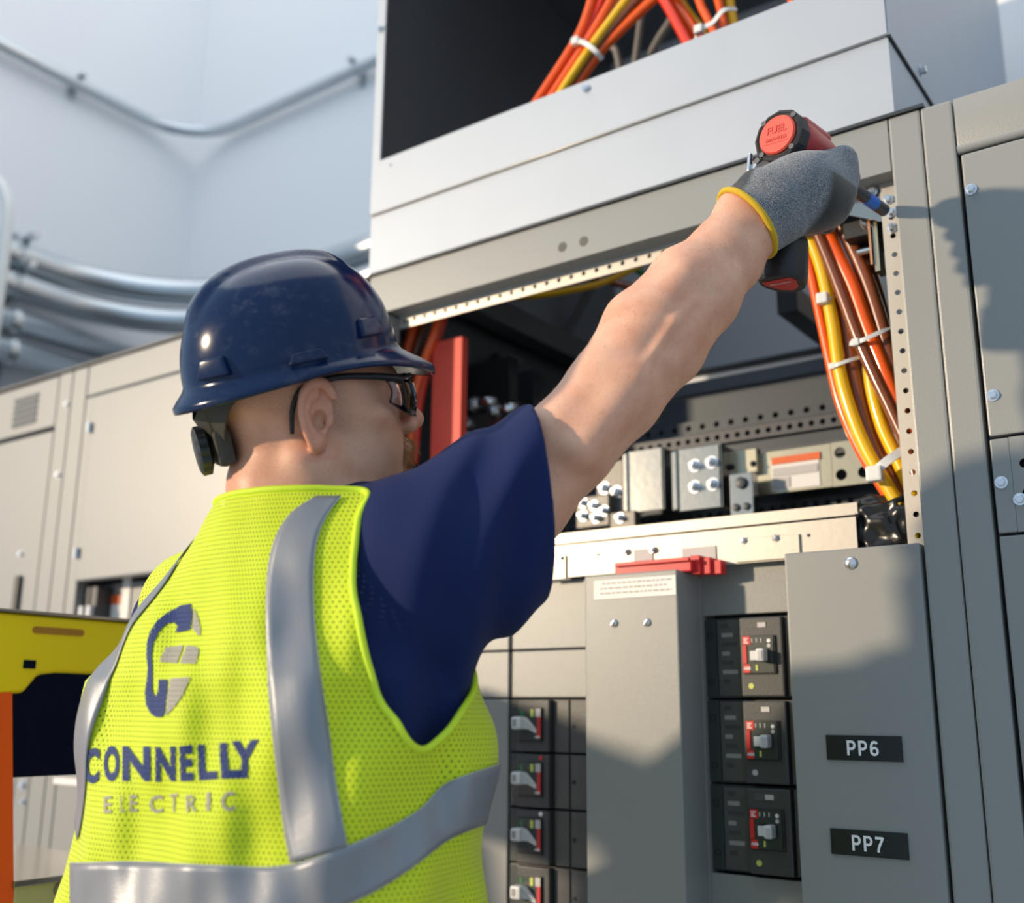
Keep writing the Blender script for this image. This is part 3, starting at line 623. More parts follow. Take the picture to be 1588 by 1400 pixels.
def bolt(parent, p, r, d, m='screw_steel'):
    mb_ = MB(); hexscrew(mb_, p, r, d); p = Vector([float(v) for v in p]); mb_.cyl(p + Vector((0, -d, 0)), p + Vector((0, -d - r * 1.3, 0)), r * .55, r * .5, 12); return mb_.build('bolt', m, parent, angle=40)
# connector plates
def conn(lb, x0, y0, x1, y1, Y, bolts, wing=True, m='zinc_steel'):
    t = thing('bus_connector', at((x0 + x1) / 2, y1, Y), lb, 'connector', 'bus connectors')
    xm, ym = (x0 + x1) / 2, (y0 + y1) / 2; X0, X1 = at(x0, ym, Y)[0], at(x1, ym, Y)[0]; Za, Zb = at(xm, y1, Y)[2], at(xm, y0, Y)[2]
    MB().box(X0, X1, Y, Y + .006, Za, Zb, .0015).build('plate', m, t)
    if wing:
        MB().box(X0 - .012, X0, Y - .004, Y + .010, Za + .002, Zb - .002, .003).build('edge_flange', m, t); MB().box(X1 - .006, X1, Y, Y + .07, Za + .001, Zb - .001, .001).build('return_leg', m, t)
    for p in bolts: bolt(t, at(*p, Y - .0002), .0085, .007)
    return t
conn('plain zinc plated bus connector just right of the raised arm', 975, 696, 1030, 793, .26, [])
conn('zinc plated bus connector with four bolts', 1052, 692, 1120, 790, .25, [(1078, 722), (1104, 717), (1078, 755), (1106, 751)])
t = thing('terminal_lug', at(1150, 780, .26), 'pale terminal lug under a bright plated block', 'terminal')
pxbox(1126, 697, 1174, 735, .285, .02, .002).build('plated_block', 'zinc_yellow', t); l_ = pxbox(1132, 733, 1168, 806, .25, .022, .002).build('lug_body', 'zinc_steel', t)
for p in ((1135, 724), (1168, 719)): bolt(t, at(*p, .2848), .004, .004, 'black_plastic')
q = at(1150, 749, .2498); MB().cyl(q, (q[0], .244, q[2]), .010, n=20, bev=.001).build('set_screw', 'dark_steel', l_, angle=40)
for p in ((1142, 787), (1158, 785)): q = at(*p, .2498); MB().cyl(q, (q[0], .246, q[2]), .0065, n=16, bev=.001).build('set_screw', 'dark_steel', l_, angle=40)
conn('small zinc connector with two bolts below the elbow', 925, 715, 972, 795, .27, [(938, 757), (957, 763)], False, 'shaded_zinc')
t = thing('terminal_lug', at(925, 800, .24), 'cluster lug low below the elbow beside the sleeve', 'terminal')
pxbox(893, 768, 945, 818, .25, .03, .003).build('lug_body', 'shaded_zinc', t)
for p in ((905, 780), (922, 784), (905, 800), (925, 803), (938, 792)): bolt(t, at(*p, .2498), .007, .008)
t = thing('bus_connector', at(960, 800, .24), 'small pale connector beneath the plain bus plate', 'connector', 'bus connectors')
pxbox(946, 793, 985, 822, .245, .02, .002).build('plate', 'shaded_zinc', t); bolt(t, at(962, 803, .2448), .007, .006)
# red insulating bar, bolts behind it
o = pxbox(667, 527, 713, 900, .10, .018, .001).build('insulating_bar', 'red_bar', None); tag(o, 'upright bright red insulating bar in front of the face', 'insulator')
t = thing('bus_connector', at(750, 690, .2), 'bolted grey connector stack right of the red bar', 'connector', 'bus connectors')
pxbox(700, 640, 800, 760, .235, .03, .002).build('plate', 'zinc_steel', t)
for p in ((722, 655), (722, 676)): bolt(t, at(*p, .2348), .010, .012)
for (a_, b_) in (((732, 627), (765, 622)), ((765, 637), (798, 632))):
    MB().tube([at(*a_, .22), at(*b_, .20)], .010, 12).build('stud', 'screw_steel', t, smooth=True); MB().tube([at(*a_, .222), at(a_[0] + 7, a_[1] - 1, .215)], .016, 6).build('nut', 'screw_steel', t)
MB().box(at(712, 640, .3)[0], at(790, 640, .3)[0], .30, .33, at(750, 640, .3)[2], at(750, 560, .3)[2], .002).build('insulator_block', 'black_plastic', t)
# cables behind the brim
g2 = 'cables behind the red bar'
for k, (px, Y, wd, m, lb) in enumerate([
    ([(640, 440), (622, 505), (608, 560), (600, 640), (600, 720)], .10, 14, 'wire_yellow', 'yellow cable left of the others above the hat brim'),
    ([(660, 440), (640, 510), (625, 570), (618, 640), (615, 720)], .105, 16, 'wire_orange', 'orange cable above the hat brim tip'),
    ([(672, 440), (655, 510), (636, 580), (630, 650), (626, 740)], .12, 13, 'wire_brown', 'brown cable between orange ones behind the brim'),
    ([(690, 440), (676, 510), (655, 570), (640, 630), (634, 720)], .095, 15, 'wire_orange', 'orange cable sweeping past the hat brim to the red bar'),
    ([(700, 440), (686, 500), (664, 570), (650, 630), (642, 720)], .11, 14, 'wire_red', 'red cable beside the red insulating bar')]):
    pcable(px, Y, wd, m, lb, g2)
# small cables at the top of the opening
g3 = 'thin wires under the header'
pcable([(690, 462), (760, 461), (820, 460), (880, 451), (935, 438), (985, 415), (1040, 385)], .30, 10, 'wire_yellow', 'thin yellow wire just under the header', g3)
pcable([(930, 395), (965, 405), (1000, 425), (1050, 445), (1120, 460)], .34, 11, 'wire_green', 'thin green wire just under the header', g3)
pcable([(870, 410), (905, 425), (945, 436), (1000, 450), (1090, 470)], .40, 12, 'wire_brown', 'thin brown wire just under the header', g3)

# cables in the pull box
g4 = 'cables in the pull box'
def pull(px, Y, wd, m, lb): pcable(px[::-1] if px[0][1] < px[-1][1] else px, Y, wd, m, lb, g4, top=-1)
L1 = [((870, 158), (905, 88), (952, 0), (985, -60))]
fan = [(-1.0, 'wire_orange', 15, 0), (-.62, 'wire_red', 14, .010), (-.30, 'wire_orange', 14, -.004), (-.02, 'wire_brown', 12, .004), (.16, 'wire_yellow', 15, -.008), (.45, 'wire_brown', 16, .0), (.85, 'wire_orange', 16, .008), (.30, 'wire_brown', 14, .030), (.65, 'wire_red', 14, .032)]
nmz = ['leftmost orange', 'left red', 'left inner orange', 'thin brown', 'bright yellow', 'brown right of the yellow', 'rightmost orange', 'brown behind the yellow', 'red behind the brown']
for (o_, m, wd, dy0), n_ in zip(fan, nmz):
    yy = .10 + dy0
    pull([(800 + o_ * 17, 243 + o_ * 11, yy), (858 + o_ * 17, 156 + o_ * 11, yy), (911 + o_ * 18, 76 + o_ * 12, yy), (940 + o_ * 28, 34 + o_ * 14, yy), (966 + o_ * 44, -4 + o_ * 14, yy), (1010 + o_ * 75, -70 + o_ * 14, yy)], yy, wd, m, '%s cable in the tied sheaf rising left in the pull box' % n_)
fan2 = [([(1000, -40), (1030, 0), (1058, 50), (1085, 100)], 'wire_red', 17, 'orange-red cable on the left edge of the right hand sheaf'), ([(1018, -40), (1044, 0), (1072, 40), (1105, 95)], 'wire_orange', 18, 'orange cable inside the right hand sheaf in the pull box'),
        ([(1036, -40), (1060, 12), (1085, 45), (1115, 95)], 'wire_yellow', 18, 'yellow cable running under the looped tie in the pull box'), ([(1076, -40), (1086, 5), (1098, 30), (1125, 85)], 'wire_orange', 13, 'orange cable behind the looped tie in the pull box'),
        ([(1110, -40), (1116, 10), (1122, 40), (1130, 80)], 'wire_orange', 14, 'upright orange cable at the right of the looped tie'), ([(1128, -40), (1132, 5), (1139, 45), (1145, 80)], 'wire_yellow', 15, 'upright yellow cable at the right of the looped tie'),
        ([(1225, -30), (1228, 5), (1232, 40)], 'wire_orange', 12, 'orange cable far right in the pull box'), ([(1238, -30), (1240, 5), (1243, 40)], 'wire_yellow', 10, 'yellow cable far right in the pull box'), ([(1250, -30), (1253, 5), (1256, 40)], 'wire_orange', 12, 'orange cable at the extreme right of the pull box'),
        ([(950, 62), (956, 80), (962, 115), (960, 150)], 'wire_grey', 11, 'grey cable leaning left inside the pull box'), ([(1000, -20), (994, 30), (988, 75), (982, 120)], 'wire_grey', 11, 'grey upright cable inside the pull box'), ([(1045, 20), (1022, 60), (1000, 100), (985, 130)], 'wire_grey', 13, 'grey slanting cable inside the pull box')]
for k, (px, m, wd, lb) in enumerate(fan2): pull(px, .11 + .02 * (k % 3) + (.2 if m == 'wire_grey' else 0), wd, m, lb)
tie([at(886, 62, .11), at(905, 66, .062), at(922, 78, .058), at(934, 92, .075)], .009, 'white cable tie around the left sheaf in the pull box', at(893, 64, .08))
tie([at(1078, 62, .10), at(1085, 46, .082), at(1105, 35, .082), at(1122, 16, .082), at(1142, 14, .10)], .009, 'looped white cable tie around the right sheaf in the pull box', at(1084, 46, .080))

# ------------------------------------------------------------------ step ladder (left)
ld = thing('step_ladder', (-1.62, -.62, 0), 'orange fibreglass step ladder with yellow cap left of the worker', 'ladder')
LX = -1.5
def rot_ladder(): pass
cap = MB(); Y0, Y1 = -.92, -.33
prof = [(Y0, 1.345), (Y0, 1.434), (Y1, 1.434), (Y1, 1.352), (-.50, 1.352), (-.528, 1.348), (-.548, 1.322), (-.60, 1.318), (-.85, 1.318), (-.87, 1.345)]
n = len(prof); cap.add([(LX, y, z) for y, z in prof] + [(LX - .24, y, z) for y, z in prof], [tuple(range(n)), tuple(range(2 * n - 1, n - 1, -1))] + [(i, (i + 1) % n, n + (i + 1) % n, n + i) for i in range(n)])
cp_ = cap.build('top_cap', 'ladder_yellow', ld)
bv = cp_.modifiers.new('bevel', 'BEVEL'); bv.width = .006; bv.segments = 3; bv.limit_method = 'ANGLE'
MB().box(LX - .245, LX + .004, Y0 - .003, Y1 + .003, 1.434, 1.4395, .0015).build('top_plate', 'zinc_steel', ld)
qa, qb = atX(49, 976, LX), atX(131, 981, LX); sl = MB()

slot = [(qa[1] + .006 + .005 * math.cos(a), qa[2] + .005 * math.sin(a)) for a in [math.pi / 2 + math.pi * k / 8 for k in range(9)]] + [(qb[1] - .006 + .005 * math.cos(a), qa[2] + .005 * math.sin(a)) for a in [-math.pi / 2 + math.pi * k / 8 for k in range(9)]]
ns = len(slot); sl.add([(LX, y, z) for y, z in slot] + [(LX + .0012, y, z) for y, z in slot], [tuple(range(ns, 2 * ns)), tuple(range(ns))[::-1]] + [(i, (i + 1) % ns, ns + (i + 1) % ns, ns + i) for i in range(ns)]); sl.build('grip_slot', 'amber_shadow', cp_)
q = atX(46, 1030, LX); MB().box(LX, LX + .0015, q[1] - .010, q[1] + .009, q[2] - .006, q[2] + .006, .0005).build('hook_notch', 'ladder_navy', cp_)
def rail(ya, yb, za, zb, x, nm='rail', m='ladder_orange'):
    mb = MB(); w2 = .028; vs = []
    for (yy, z) in ((ya, za), (yb, zb)):
        for dx, dy in ((0, -w2), (0, w2), (-.02, w2), (-.02, -w2)): vs.append((x + dx, yy + dy, z))
    mb.add(vs, [(0, 1, 5, 4), (1, 2, 6, 5), (2, 3, 7, 6), (3, 0, 4, 7), (4, 5, 6, 7), (3, 2, 1, 0)]); return mb.build(nm, m, ld)
rail(-.594, -.42, 1.322, 0, LX); rail(-.594, -.42, 1.322, 0, LX - .42, 'rail')
rail(-.80, -1.15, 1.32, 0, LX - .03); rail(-.80, -1.15, 1.32, 0, LX - .42)
MB().box(LX - .012, LX - .006, -.562, -.30, 1.205, 1.352).build('side_panel', 'ladder_navy', ld)
st = MB().box(LX - .40, LX + .002, -.53, -.40, 1.012, 1.062, .003).build('step', 'ladder_cream', ld)
MB().box(LX - .40, LX + .006, -.535, -.30, 1.058, 1.0665, .001).build('tread', 'zinc_steel', ld)
for z in (.76, .46, .16): MB().box(LX - .40, LX - .01, -.545 + (1.062 - z) * .13, -.455 + (1.062 - z) * .13, z - .025, z).build('step', 'ladder_orange', ld)
MB().cyl((LX + .002, -.463, 1.048), (LX + .008, -.463, 1.048), .009, n=14).build('rivet', 'zinc_steel', ld)
# ------------------------------------------------------------------ implicit-surface modeller (smooth bodies as one continuous mesh)
def nv(*a): return np.array(a, dtype=np.float32)
def smin(a, b, k):
    h = np.clip(.5 + .5 * (b - a) / k, 0, 1); return b * (1 - h) + a * h - k * h * (1 - h)
def smax(a, b, k): return -smin(-a, -b, k)
def cone(p, a, b, r1, r2):
    a = nv(*a); b = nv(*b); ab = b - a; t = np.clip(((p - a) @ ab) / float(ab @ ab), 0, 1)
    return np.linalg.norm(p - a - t[:, None] * ab, axis=1) - (r1 + (r2 - r1) * t)
def ell(p, c, r, M=None):
    q = p - nv(*c)
    if M is not None: q = q @ M
    r = nv(*r); k0 = np.linalg.norm(q / r, axis=1); k1 = np.linalg.norm(q / (r * r), axis=1); return k0 * (k0 - 1) / np.maximum(k1, 1e-6)
def ecap(p, a, b, e1, ra, rb, cap=1.0):
    """tapered capsule with elliptical section: ra=(start,end) along e1, rb across"""
    a = nv(*a); b = nv(*b); ab = b - a; L = np.linalg.norm(ab); ax = ab / L; e1 = nv(*e1); e1 = e1 - ax * (e1 @ ax); e1 /= np.linalg.norm(e1); e2 = np.cross(ax, e1)
    q = p - a; s = q @ ax; t = np.clip(s / L, 0, 1); w = s - t * L; A = ra[0] + (ra[1] - ra[0]) * t; Bq = rb[0] + (rb[1] - rb[0]) * t; m = np.minimum(A, Bq)
    return (np.sqrt((q @ e1 / A) ** 2 + (q @ e2 / Bq) ** 2 + (w / (m * cap)) ** 2) - 1) * m
def loft(p, secs, off=0.0, n=2.4):
    z = p[:, 2]; zz = [s[0] for s in secs]; g = lambda k: np.interp(z, zz, [s[k] for s in secs]).astype(np.float32)
    a = g(3) + off; b = g(4) + off; u = np.abs((p[:, 0] - g(1)) / a); v = np.abs((p[:, 1] - g(2)) / b)
    return ((u ** n + v ** n) ** (1 / n) - 1) * np.minimum(a, b)
def bounded(f, p, c, R):
    """evaluate f only inside a sphere; outside return the distance to the sphere (a safe bound)"""
    r = np.linalg.norm(p - nv(*c), axis=1) - R; d = np.maximum(r, .0) + .03; m = r < .03
    if m.any(): d[m] = f(p[m])
    return d.astype(np.float32)
def march_many(P, sdf, t0=.6, t1=1.7):
    """first hit of each pixel ray with the surface, else the closest approach"""
    D = np.array([ray(x, y) for x, y in P]); t = np.full(len(D), t0); best = np.full(len(D), 9.0); bt = t.copy(); live = np.ones(len(D), bool)
    for _ in range(160):
        i = np.where(live)[0]
        if not len(i): break
        v = sdf((CAM + D[i] * t[i][:, None]).astype(np.float32)).astype(float)
        bb = v < best[i]; best[i[bb]] = v[bb]; bt[i[bb]] = t[i[bb]]
        done = v < 3e-4; t[i[~done]] += np.maximum(v[~done] * .45, 4e-4); live[i[done]] = False; live &= t < t1
    Q = CAM + D * bt[:, None]; i = np.where(best > 3e-4)[0]
    for _ in range(6):
        if len(i): Q[i] -= sdf(Q[i].astype(np.float32))[:, None] * grad(sdf, Q[i]) * .8
    return Q
def march(px, py, sdf): return march_many([(px, py)], sdf)[0]
def grad(sdf, p, e=1.5e-3):
    p = p.astype(np.float32); g = np.stack([sdf(p + nv(*[e if i == k else 0 for i in range(3)])) - sdf(p - nv(*[e if i == k else 0 for i in range(3)])) for k in range(3)], 1)
    return g / np.maximum(np.linalg.norm(g, axis=1, keepdims=True), 1e-9)
def extract(sdf, lo, hi, h, B=8, relax=1):
    lo = nv(*lo); nb = np.ceil((nv(*hi) - lo) / (h * B)).astype(int); n = nb * B
    ci = np.stack(np.meshgrid(*[np.arange(k) for k in nb], indexing='ij'), -1).reshape(-1, 3)
    dc = sdf((lo + (ci + .5) * (B * h)).astype(np.float32)); act = np.abs(dc) < B * h * 1.35
    Fd = np.full(n, 1e3, np.float32); Fv = Fd.reshape(nb[0], B, nb[1], B, nb[2], B)
    sg = np.where(dc < 0, -1e3, 1e3).astype(np.float32).reshape(nb); Fv[:] = sg[:, None, :, None, :, None]
    off = np.stack(np.meshgrid(*[np.arange(B)] * 3, indexing='ij'), -1).reshape(-1, 3); ai = ci[act]
    for i in range(0, len(ai), 400):
        blk = ai[i:i + 400]; pts = lo + (blk[:, None, :] * B + off[None]) * h
        v = sdf(pts.reshape(-1, 3).astype(np.float32)).reshape(len(blk), B, B, B)
        for b_, vv in zip(blk, v): Fd[b_[0] * B:b_[0] * B + B, b_[1] * B:b_[1] * B + B, b_[2] * B:b_[2] * B + B] = vv
    I = Fd < 0; s8 = np.zeros(tuple(n - 1), np.int8)
    for dx in (0, 1):
        for dy in (0, 1):
            for dz in (0, 1): s8 += I[dx:n[0] - 1 + dx, dy:n[1] - 1 + dy, dz:n[2] - 1 + dz]
    cells = np.argwhere((s8 > 0) & (s8 < 8)); idx = np.full(tuple(n - 1), -1, np.int32); idx[tuple(cells.T)] = np.arange(len(cells))
    acc = np.zeros((len(cells), 3)); cnt = np.zeros(len(cells))
    cs = [(a, b_, c_) for a in (0, 1) for b_ in (0, 1) for c_ in (0, 1)]
    for c1 in cs:
        for k in range(3):
            if c1[k]: continue
            c2 = list(c1); c2[k] = 1; v1 = Fd[tuple((cells + c1).T)]; v2 = Fd[tuple((cells + c2).T)]; x = (v1 < 0) != (v2 < 0)
            t = np.where(x, v1 / np.where(x, v1 - v2, 1), 0); e = np.array(c1, float)[None] + np.array([1.0 if j == k else 0 for j in range(3)])[None] * t[:, None]
            acc += e * x[:, None]; cnt += x
    V = lo + (cells + acc / cnt[:, None]) * h
    F = []
    for k in range(3):
        sl0 = [slice(None)] * 3; sl1 = [slice(None)] * 3; sl0[k] = slice(0, -1); sl1[k] = slice(1, None)
        e = np.argwhere(I[tuple(sl0)] != I[tuple(sl1)]); k1, k2 = (k + 1) % 3, (k + 2) % 3
        e = e[(e[:, k1] > 0) & (e[:, k2] > 0) & (e[:, k1] < n[k1] - 1) & (e[:, k2] < n[k2] - 1) & (e[:, k] < n[k] - 1)]
        u1 = np.zeros(3, int); u1[k1] = 1; u2 = np.zeros(3, int); u2[k2] = 1
        q = np.stack([idx[tuple((e - u1 - u2).T)], idx[tuple((e - u2).T)], idx[tuple(e.T)], idx[tuple((e - u1).T)]], 1)
        flip = ~I[tuple(e.T)]; q[flip] = q[flip][:, ::-1]; F.append(q[(q >= 0).all(1)])
    F = np.concatenate(F); V = V.astype(np.float32)
    for _ in range(relax):
        d = sdf(V); V = V - np.clip(d, -h, h)[:, None] * grad(sdf, V) * .8
    return V, F
def mesh_np(name, V, F, m, parent=None, attrs=None, uv=None):
    me = bpy.data.meshes.new(name); me.vertices.add(len(V)); me.vertices.foreach_set('co', np.asarray(V, np.float32).ravel())
    me.loops.add(len(F) * 4); me.loops.foreach_set('vertex_index', F.ravel().astype(np.int32)); me.polygons.add(len(F))
    me.polygons.foreach_set('loop_start', np.arange(0, len(F) * 4, 4, dtype=np.int32)); me.polygons.foreach_set('loop_total', np.full(len(F), 4, np.int32))
    me.update(calc_edges=True); me.validate()
    for k, a in (attrs or {}).items():
        at_ = me.attributes.new(k, 'FLOAT', 'POINT'); at_.data.foreach_set('value', np.asarray(a, np.float32))
    if uv is not None:
        l_ = me.uv_layers.new(name='UVMap'); l_.data.foreach_set('uv', np.asarray(uv, np.float32)[F.ravel()].ravel())
    return link(name, me, m, parent, True)

# ------------------------------------------------------------------ the worker's measures (facing the cabinets, +Y)
HO = np.array([-.840, -.635, 1.625])                                   # head origin, between the ears
def _rot(y, p, r):
    cy, sy, cp_, sp, cr, sr = math.cos(y), math.sin(y), math.cos(p), math.sin(p), math.cos(r), math.sin(r)
    return np.array([[cy, -sy, 0], [sy, cy, 0], [0, 0, 1]]) @ np.array([[1, 0, 0], [0, cp_, -sp], [0, sp, cp_]]) @ np.array([[cr, 0, sr], [0, 1, 0], [-sr, 0, cr]])
HR = _rot(-.608, .247, .271).astype(np.float32)
def H2W(l): return HR.astype(float) @ np.array(l, float) + HO
TS = [(.78, -.905, -.600, .215, .150), (1.0, -.903, -.600, .220, .150), (1.15, -.902, -.600, .223, .152), (1.25, -.900, -.603, .227, .150), (1.33, -.898, -.608, .228, .142), (1.385, -.880, -.615, .188, .122), (1.432, -.868, -.622, .140, .100), (1.482, -.858, -.628, .088, .084), (1.56, -.85, -.63, .06, .06)]
SH = dep(668, 872, 1.085); SHL = np.array([-1.085, -.575, 1.395])
ARM = [dep(800, 775, 1.115), dep(880, 690, 1.128), dep(952, 609, 1.15), dep(1013, 524, 1.185), dep(1077, 449, 1.22), dep(1127, 396, 1.245), dep(1160, 345, 1.266), dep(1195, 318, 1.28)]
ARR = [.052, .049, .051, .0585, .053, .0425, .041, .036]
ARD = [.05, .048, .047, .047, .042, .034, .031, .03]
ELB_L, WR_L = np.array([-1.15, -.44, 1.18]), np.array([-1.17, -.26, 1.08])
E1 = UP * .72 - RT * .2 + RT * 0
def arm_r(p):
    d = None
    for i in range(len(ARM) - 1):
        ax = ARM[i + 1] - ARM[i]; e = np.cross(ax, FW)
        c_ = ecap(p, ARM[i], ARM[i + 1], e, (ARR[i], ARR[i + 1]), (ARD[i], ARD[i + 1]))
        d = c_ if d is None else smin(d, c_, .012)
    # tendons and veins on the forearm
    d = smin(d, cone(p, dep(905, 700, 1.083), dep(985, 590, 1.118), .016, .018), .02)
    d = smin(d, cone(p, dep(985, 535, 1.143), dep(1060, 430, 1.180), .012, .010), .025)
    d = smin(d, cone(p, dep(1030, 560, 1.14), dep(1135, 430, 1.207), .012, .008), .018)
    d = smin(d, cone(p, dep(985, 590, 1.1045), dep(1045, 500, 1.1385), .003, .003), .010)
    d = smin(d, cone(p, dep(1045, 500, 1.1385), dep(1075, 468, 1.161), .003, .0025), .010)
    return d
def head(p):
    q = (p - HO.astype(np.float32)) @ HR
    s = np.abs(q[:, 0]); m = np.stack([s, q[:, 1], q[:, 2]], 1)
    d = ell(q, (0, -.016, .040), (.077, .098, .086))
    d = smin(d, ell(q, (0, .030, -.025), (.060, .062, .085)), .03)
    d = smin(d, ell(m, (.030, .045, -.055), (.034, .038, .042)), .02)
    d = smin(d, cone(m, (.056, -.008, -.055), (.030, .058, -.093), .021, .020), .02)
    d = smin(d, ell(q, (0, .076, -.096), (.026, .022, .020)), .018)
    d = smin(d, ell(m, (.047, .053, -.016), (.021, .022, .016)), .018)
    d = smin(d, ell(q, (0, .074, .020), (.050, .020, .014)), .014)
    d = smax(d, -ell(m, (.032, .093, -.002), (.017, .013, .012)), .010)
    d = smin(d, ell(m, (.032, .073, -.002), (.0125, .0125, .0125)), .003)
    d = smin(d, cone(q, (0, .088, .006), (0, .109, -.030), .0085, .0115), .010)
    d = smin(d, ell(q, (0, .111, -.033), (.011, .011, .0095)), .006)
    d = smin(d, ell(m, (.0125, .099, -.038), (.0085, .011, .0085)), .005)
    d = smax(d, -ell(m, (.0065, .104, -.0465), (.0038, .006, .005)), .003)
    d = smin(d, ell(q, (0, .090, -.060), (.022, .014, .010)), .010)
    d = smin(d, ell(q, (0, .0915, -.0645), (.021, .0105, .0048)), .004)
    d = smin(d, ell(q, (0, .0895, -.0750), (.019, .0105, .0058)), .004)
    # neck with the rolls of the nape and the muscle below the ear
    d = smin(d, ecap(q, (0, -.030, -.045), (.012, -.050, -.19), (1, 0, 0), (.061, .070), (.062, .068)), .022)
    d = smin(d, ell(q, (0, -.078, -.070), (.045, .020, .018)), .02)
    d = smin(d, cone(m, (.060, -.030, -.050), (.025, .045, -.165), .016, .015), .018)
    # ear
    e = m - nv(.0745, -.016, -.006); a, t_ = -.16, .20
    Er = np.array([[math.cos(a), math.sin(a), 0], [-math.sin(a), math.cos(a), 0], [0, 0, 1]], np.float32); e = e @ Er
    Et = np.array([[1, 0, 0], [0, math.cos(t_), math.sin(t_)], [0, -math.sin(t_), math.cos(t_)]], np.float32); e = e @ Et
    x, y, z = e[:, 0], e[:, 1], e[:, 2]
    ry = .0185 + .004 * np.clip(z / .03, -1, 1); rho = np.sqrt((y / ry) ** 2 + (z / .0335) ** 2)
    open_ = np.clip((y - .004) / .008, 0, 1) * np.clip((.016 - z) / .006, 0, 1)
    ear_ = np.maximum((rho - 1) * .019, np.abs(x - .0045) - .0022)
    ear_ = smin(ear_, np.sqrt(((rho - .93) * .019) ** 2 + (x - .0105) ** 2) - .0036 + .006 * open_, .0025)
    ear_ = smin(ear_, np.sqrt(((rho - .55) * .019) ** 2 + (x - .0085) ** 2) - .0030 + .008 * np.clip((y - .001) / .006, 0, 1), .0025)
    ear_ = smin(ear_, ell(e, (.0065, .003, -.031), (.0055, .0100, .0105)), .004)
    d = smin(d, smin(ear_, ell(e, (-.002, .000, .0), (.006, .014, .024)), .003), .003)
    d = smax(d, -ell(e, (.010, .0050, -.007), (.0125, .0082, .0112)), .002)
    d = smin(d, ell(e, (.0060, .0155, -.007), (.0048, .0042, .0075)), .003)
    return d
HANDL = None
def body_sdf(p):
    d = bounded(head, p, HO + np.array([0, 0, -.03]), .25)
    d = smin(d, smax(loft(p, TS, -.022), p[:, 2] - 1.53, .02), .04)
    d = smin(d, cone(p, (-.855, -.630, 1.49), SH + np.array([-.06, -.0, .0]), .055, .055), .05)
    d = smin(d, cone(p, SH, ARM[0], .056, .052), .03)
    d = smin(d, bounded(arm_r, p, (ARM[0] + ARM[-1]) / 2, .36), .02)
    d = smin(d, cone(p, SHL, ELB_L, .055, .045), .03); d = smin(d, cone(p, ELB_L, WR_L, .046, .03), .02)
    return d
person = thing('person', (-.905, -.60, 0), 'worker in navy shirt, yellow vest and hard hat reaching up with a drill', 'person')
Vb, Fb = extract(body_sdf, (-1.22, -.80, 1.02), (-.34, -.14, 2.02), .0028)
ql = (Vb - HO.astype(np.float32)) @ HR; ax_, ay, az = np.abs(ql[:, 0]), ql[:, 1], ql[:, 2]
sst = lambda x, a, b: np.clip((x - a) / (b - a), 0, 1) ** 2 * (3 - 2 * np.clip((x - a) / (b - a), 0, 1))
inhead = (np.linalg.norm(ql - nv(0, 0, -.02), axis=1) < .16)
earm = sst(ax_, .074, .082) * (np.abs(ay + .014) < .05) * (np.abs(az) < .055)
a_hair = sst(az + .42 * (ay + .02), -.028, -.008) * (1 - sst(ay, .012, .034)) * (1 - earm) * inhead * sst(az, -.06, -.03)
a_beard = sst(ay, .045, .070) * (1 - sst(az, -.050, -.044)) * sst(az, -.150, -.11) * (1 - sst(ax_, .034, .048)) * inhead
a_beard = np.maximum(a_beard, .35 * sst(ay, -.0, .03) * (1 - sst(az, -.045, -.03)) * sst(az, -.13, -.11) * inhead)
a_red = np.clip(earm * .6 + np.exp(-((ql - nv(0, .11, -.036)) ** 2).sum(1) / .018 ** 2) * .8 + (np.exp(-((ql - nv(0, .095, -.069)) ** 2 / nv(.02, .012, .009) ** 2).sum(1))) + .8 * sst(-az, .05, .10) * sst(-ay, .0, .04) * (np.linalg.norm(ql - nv(0, -.04, -.12), axis=1) < .16), 0, 1)
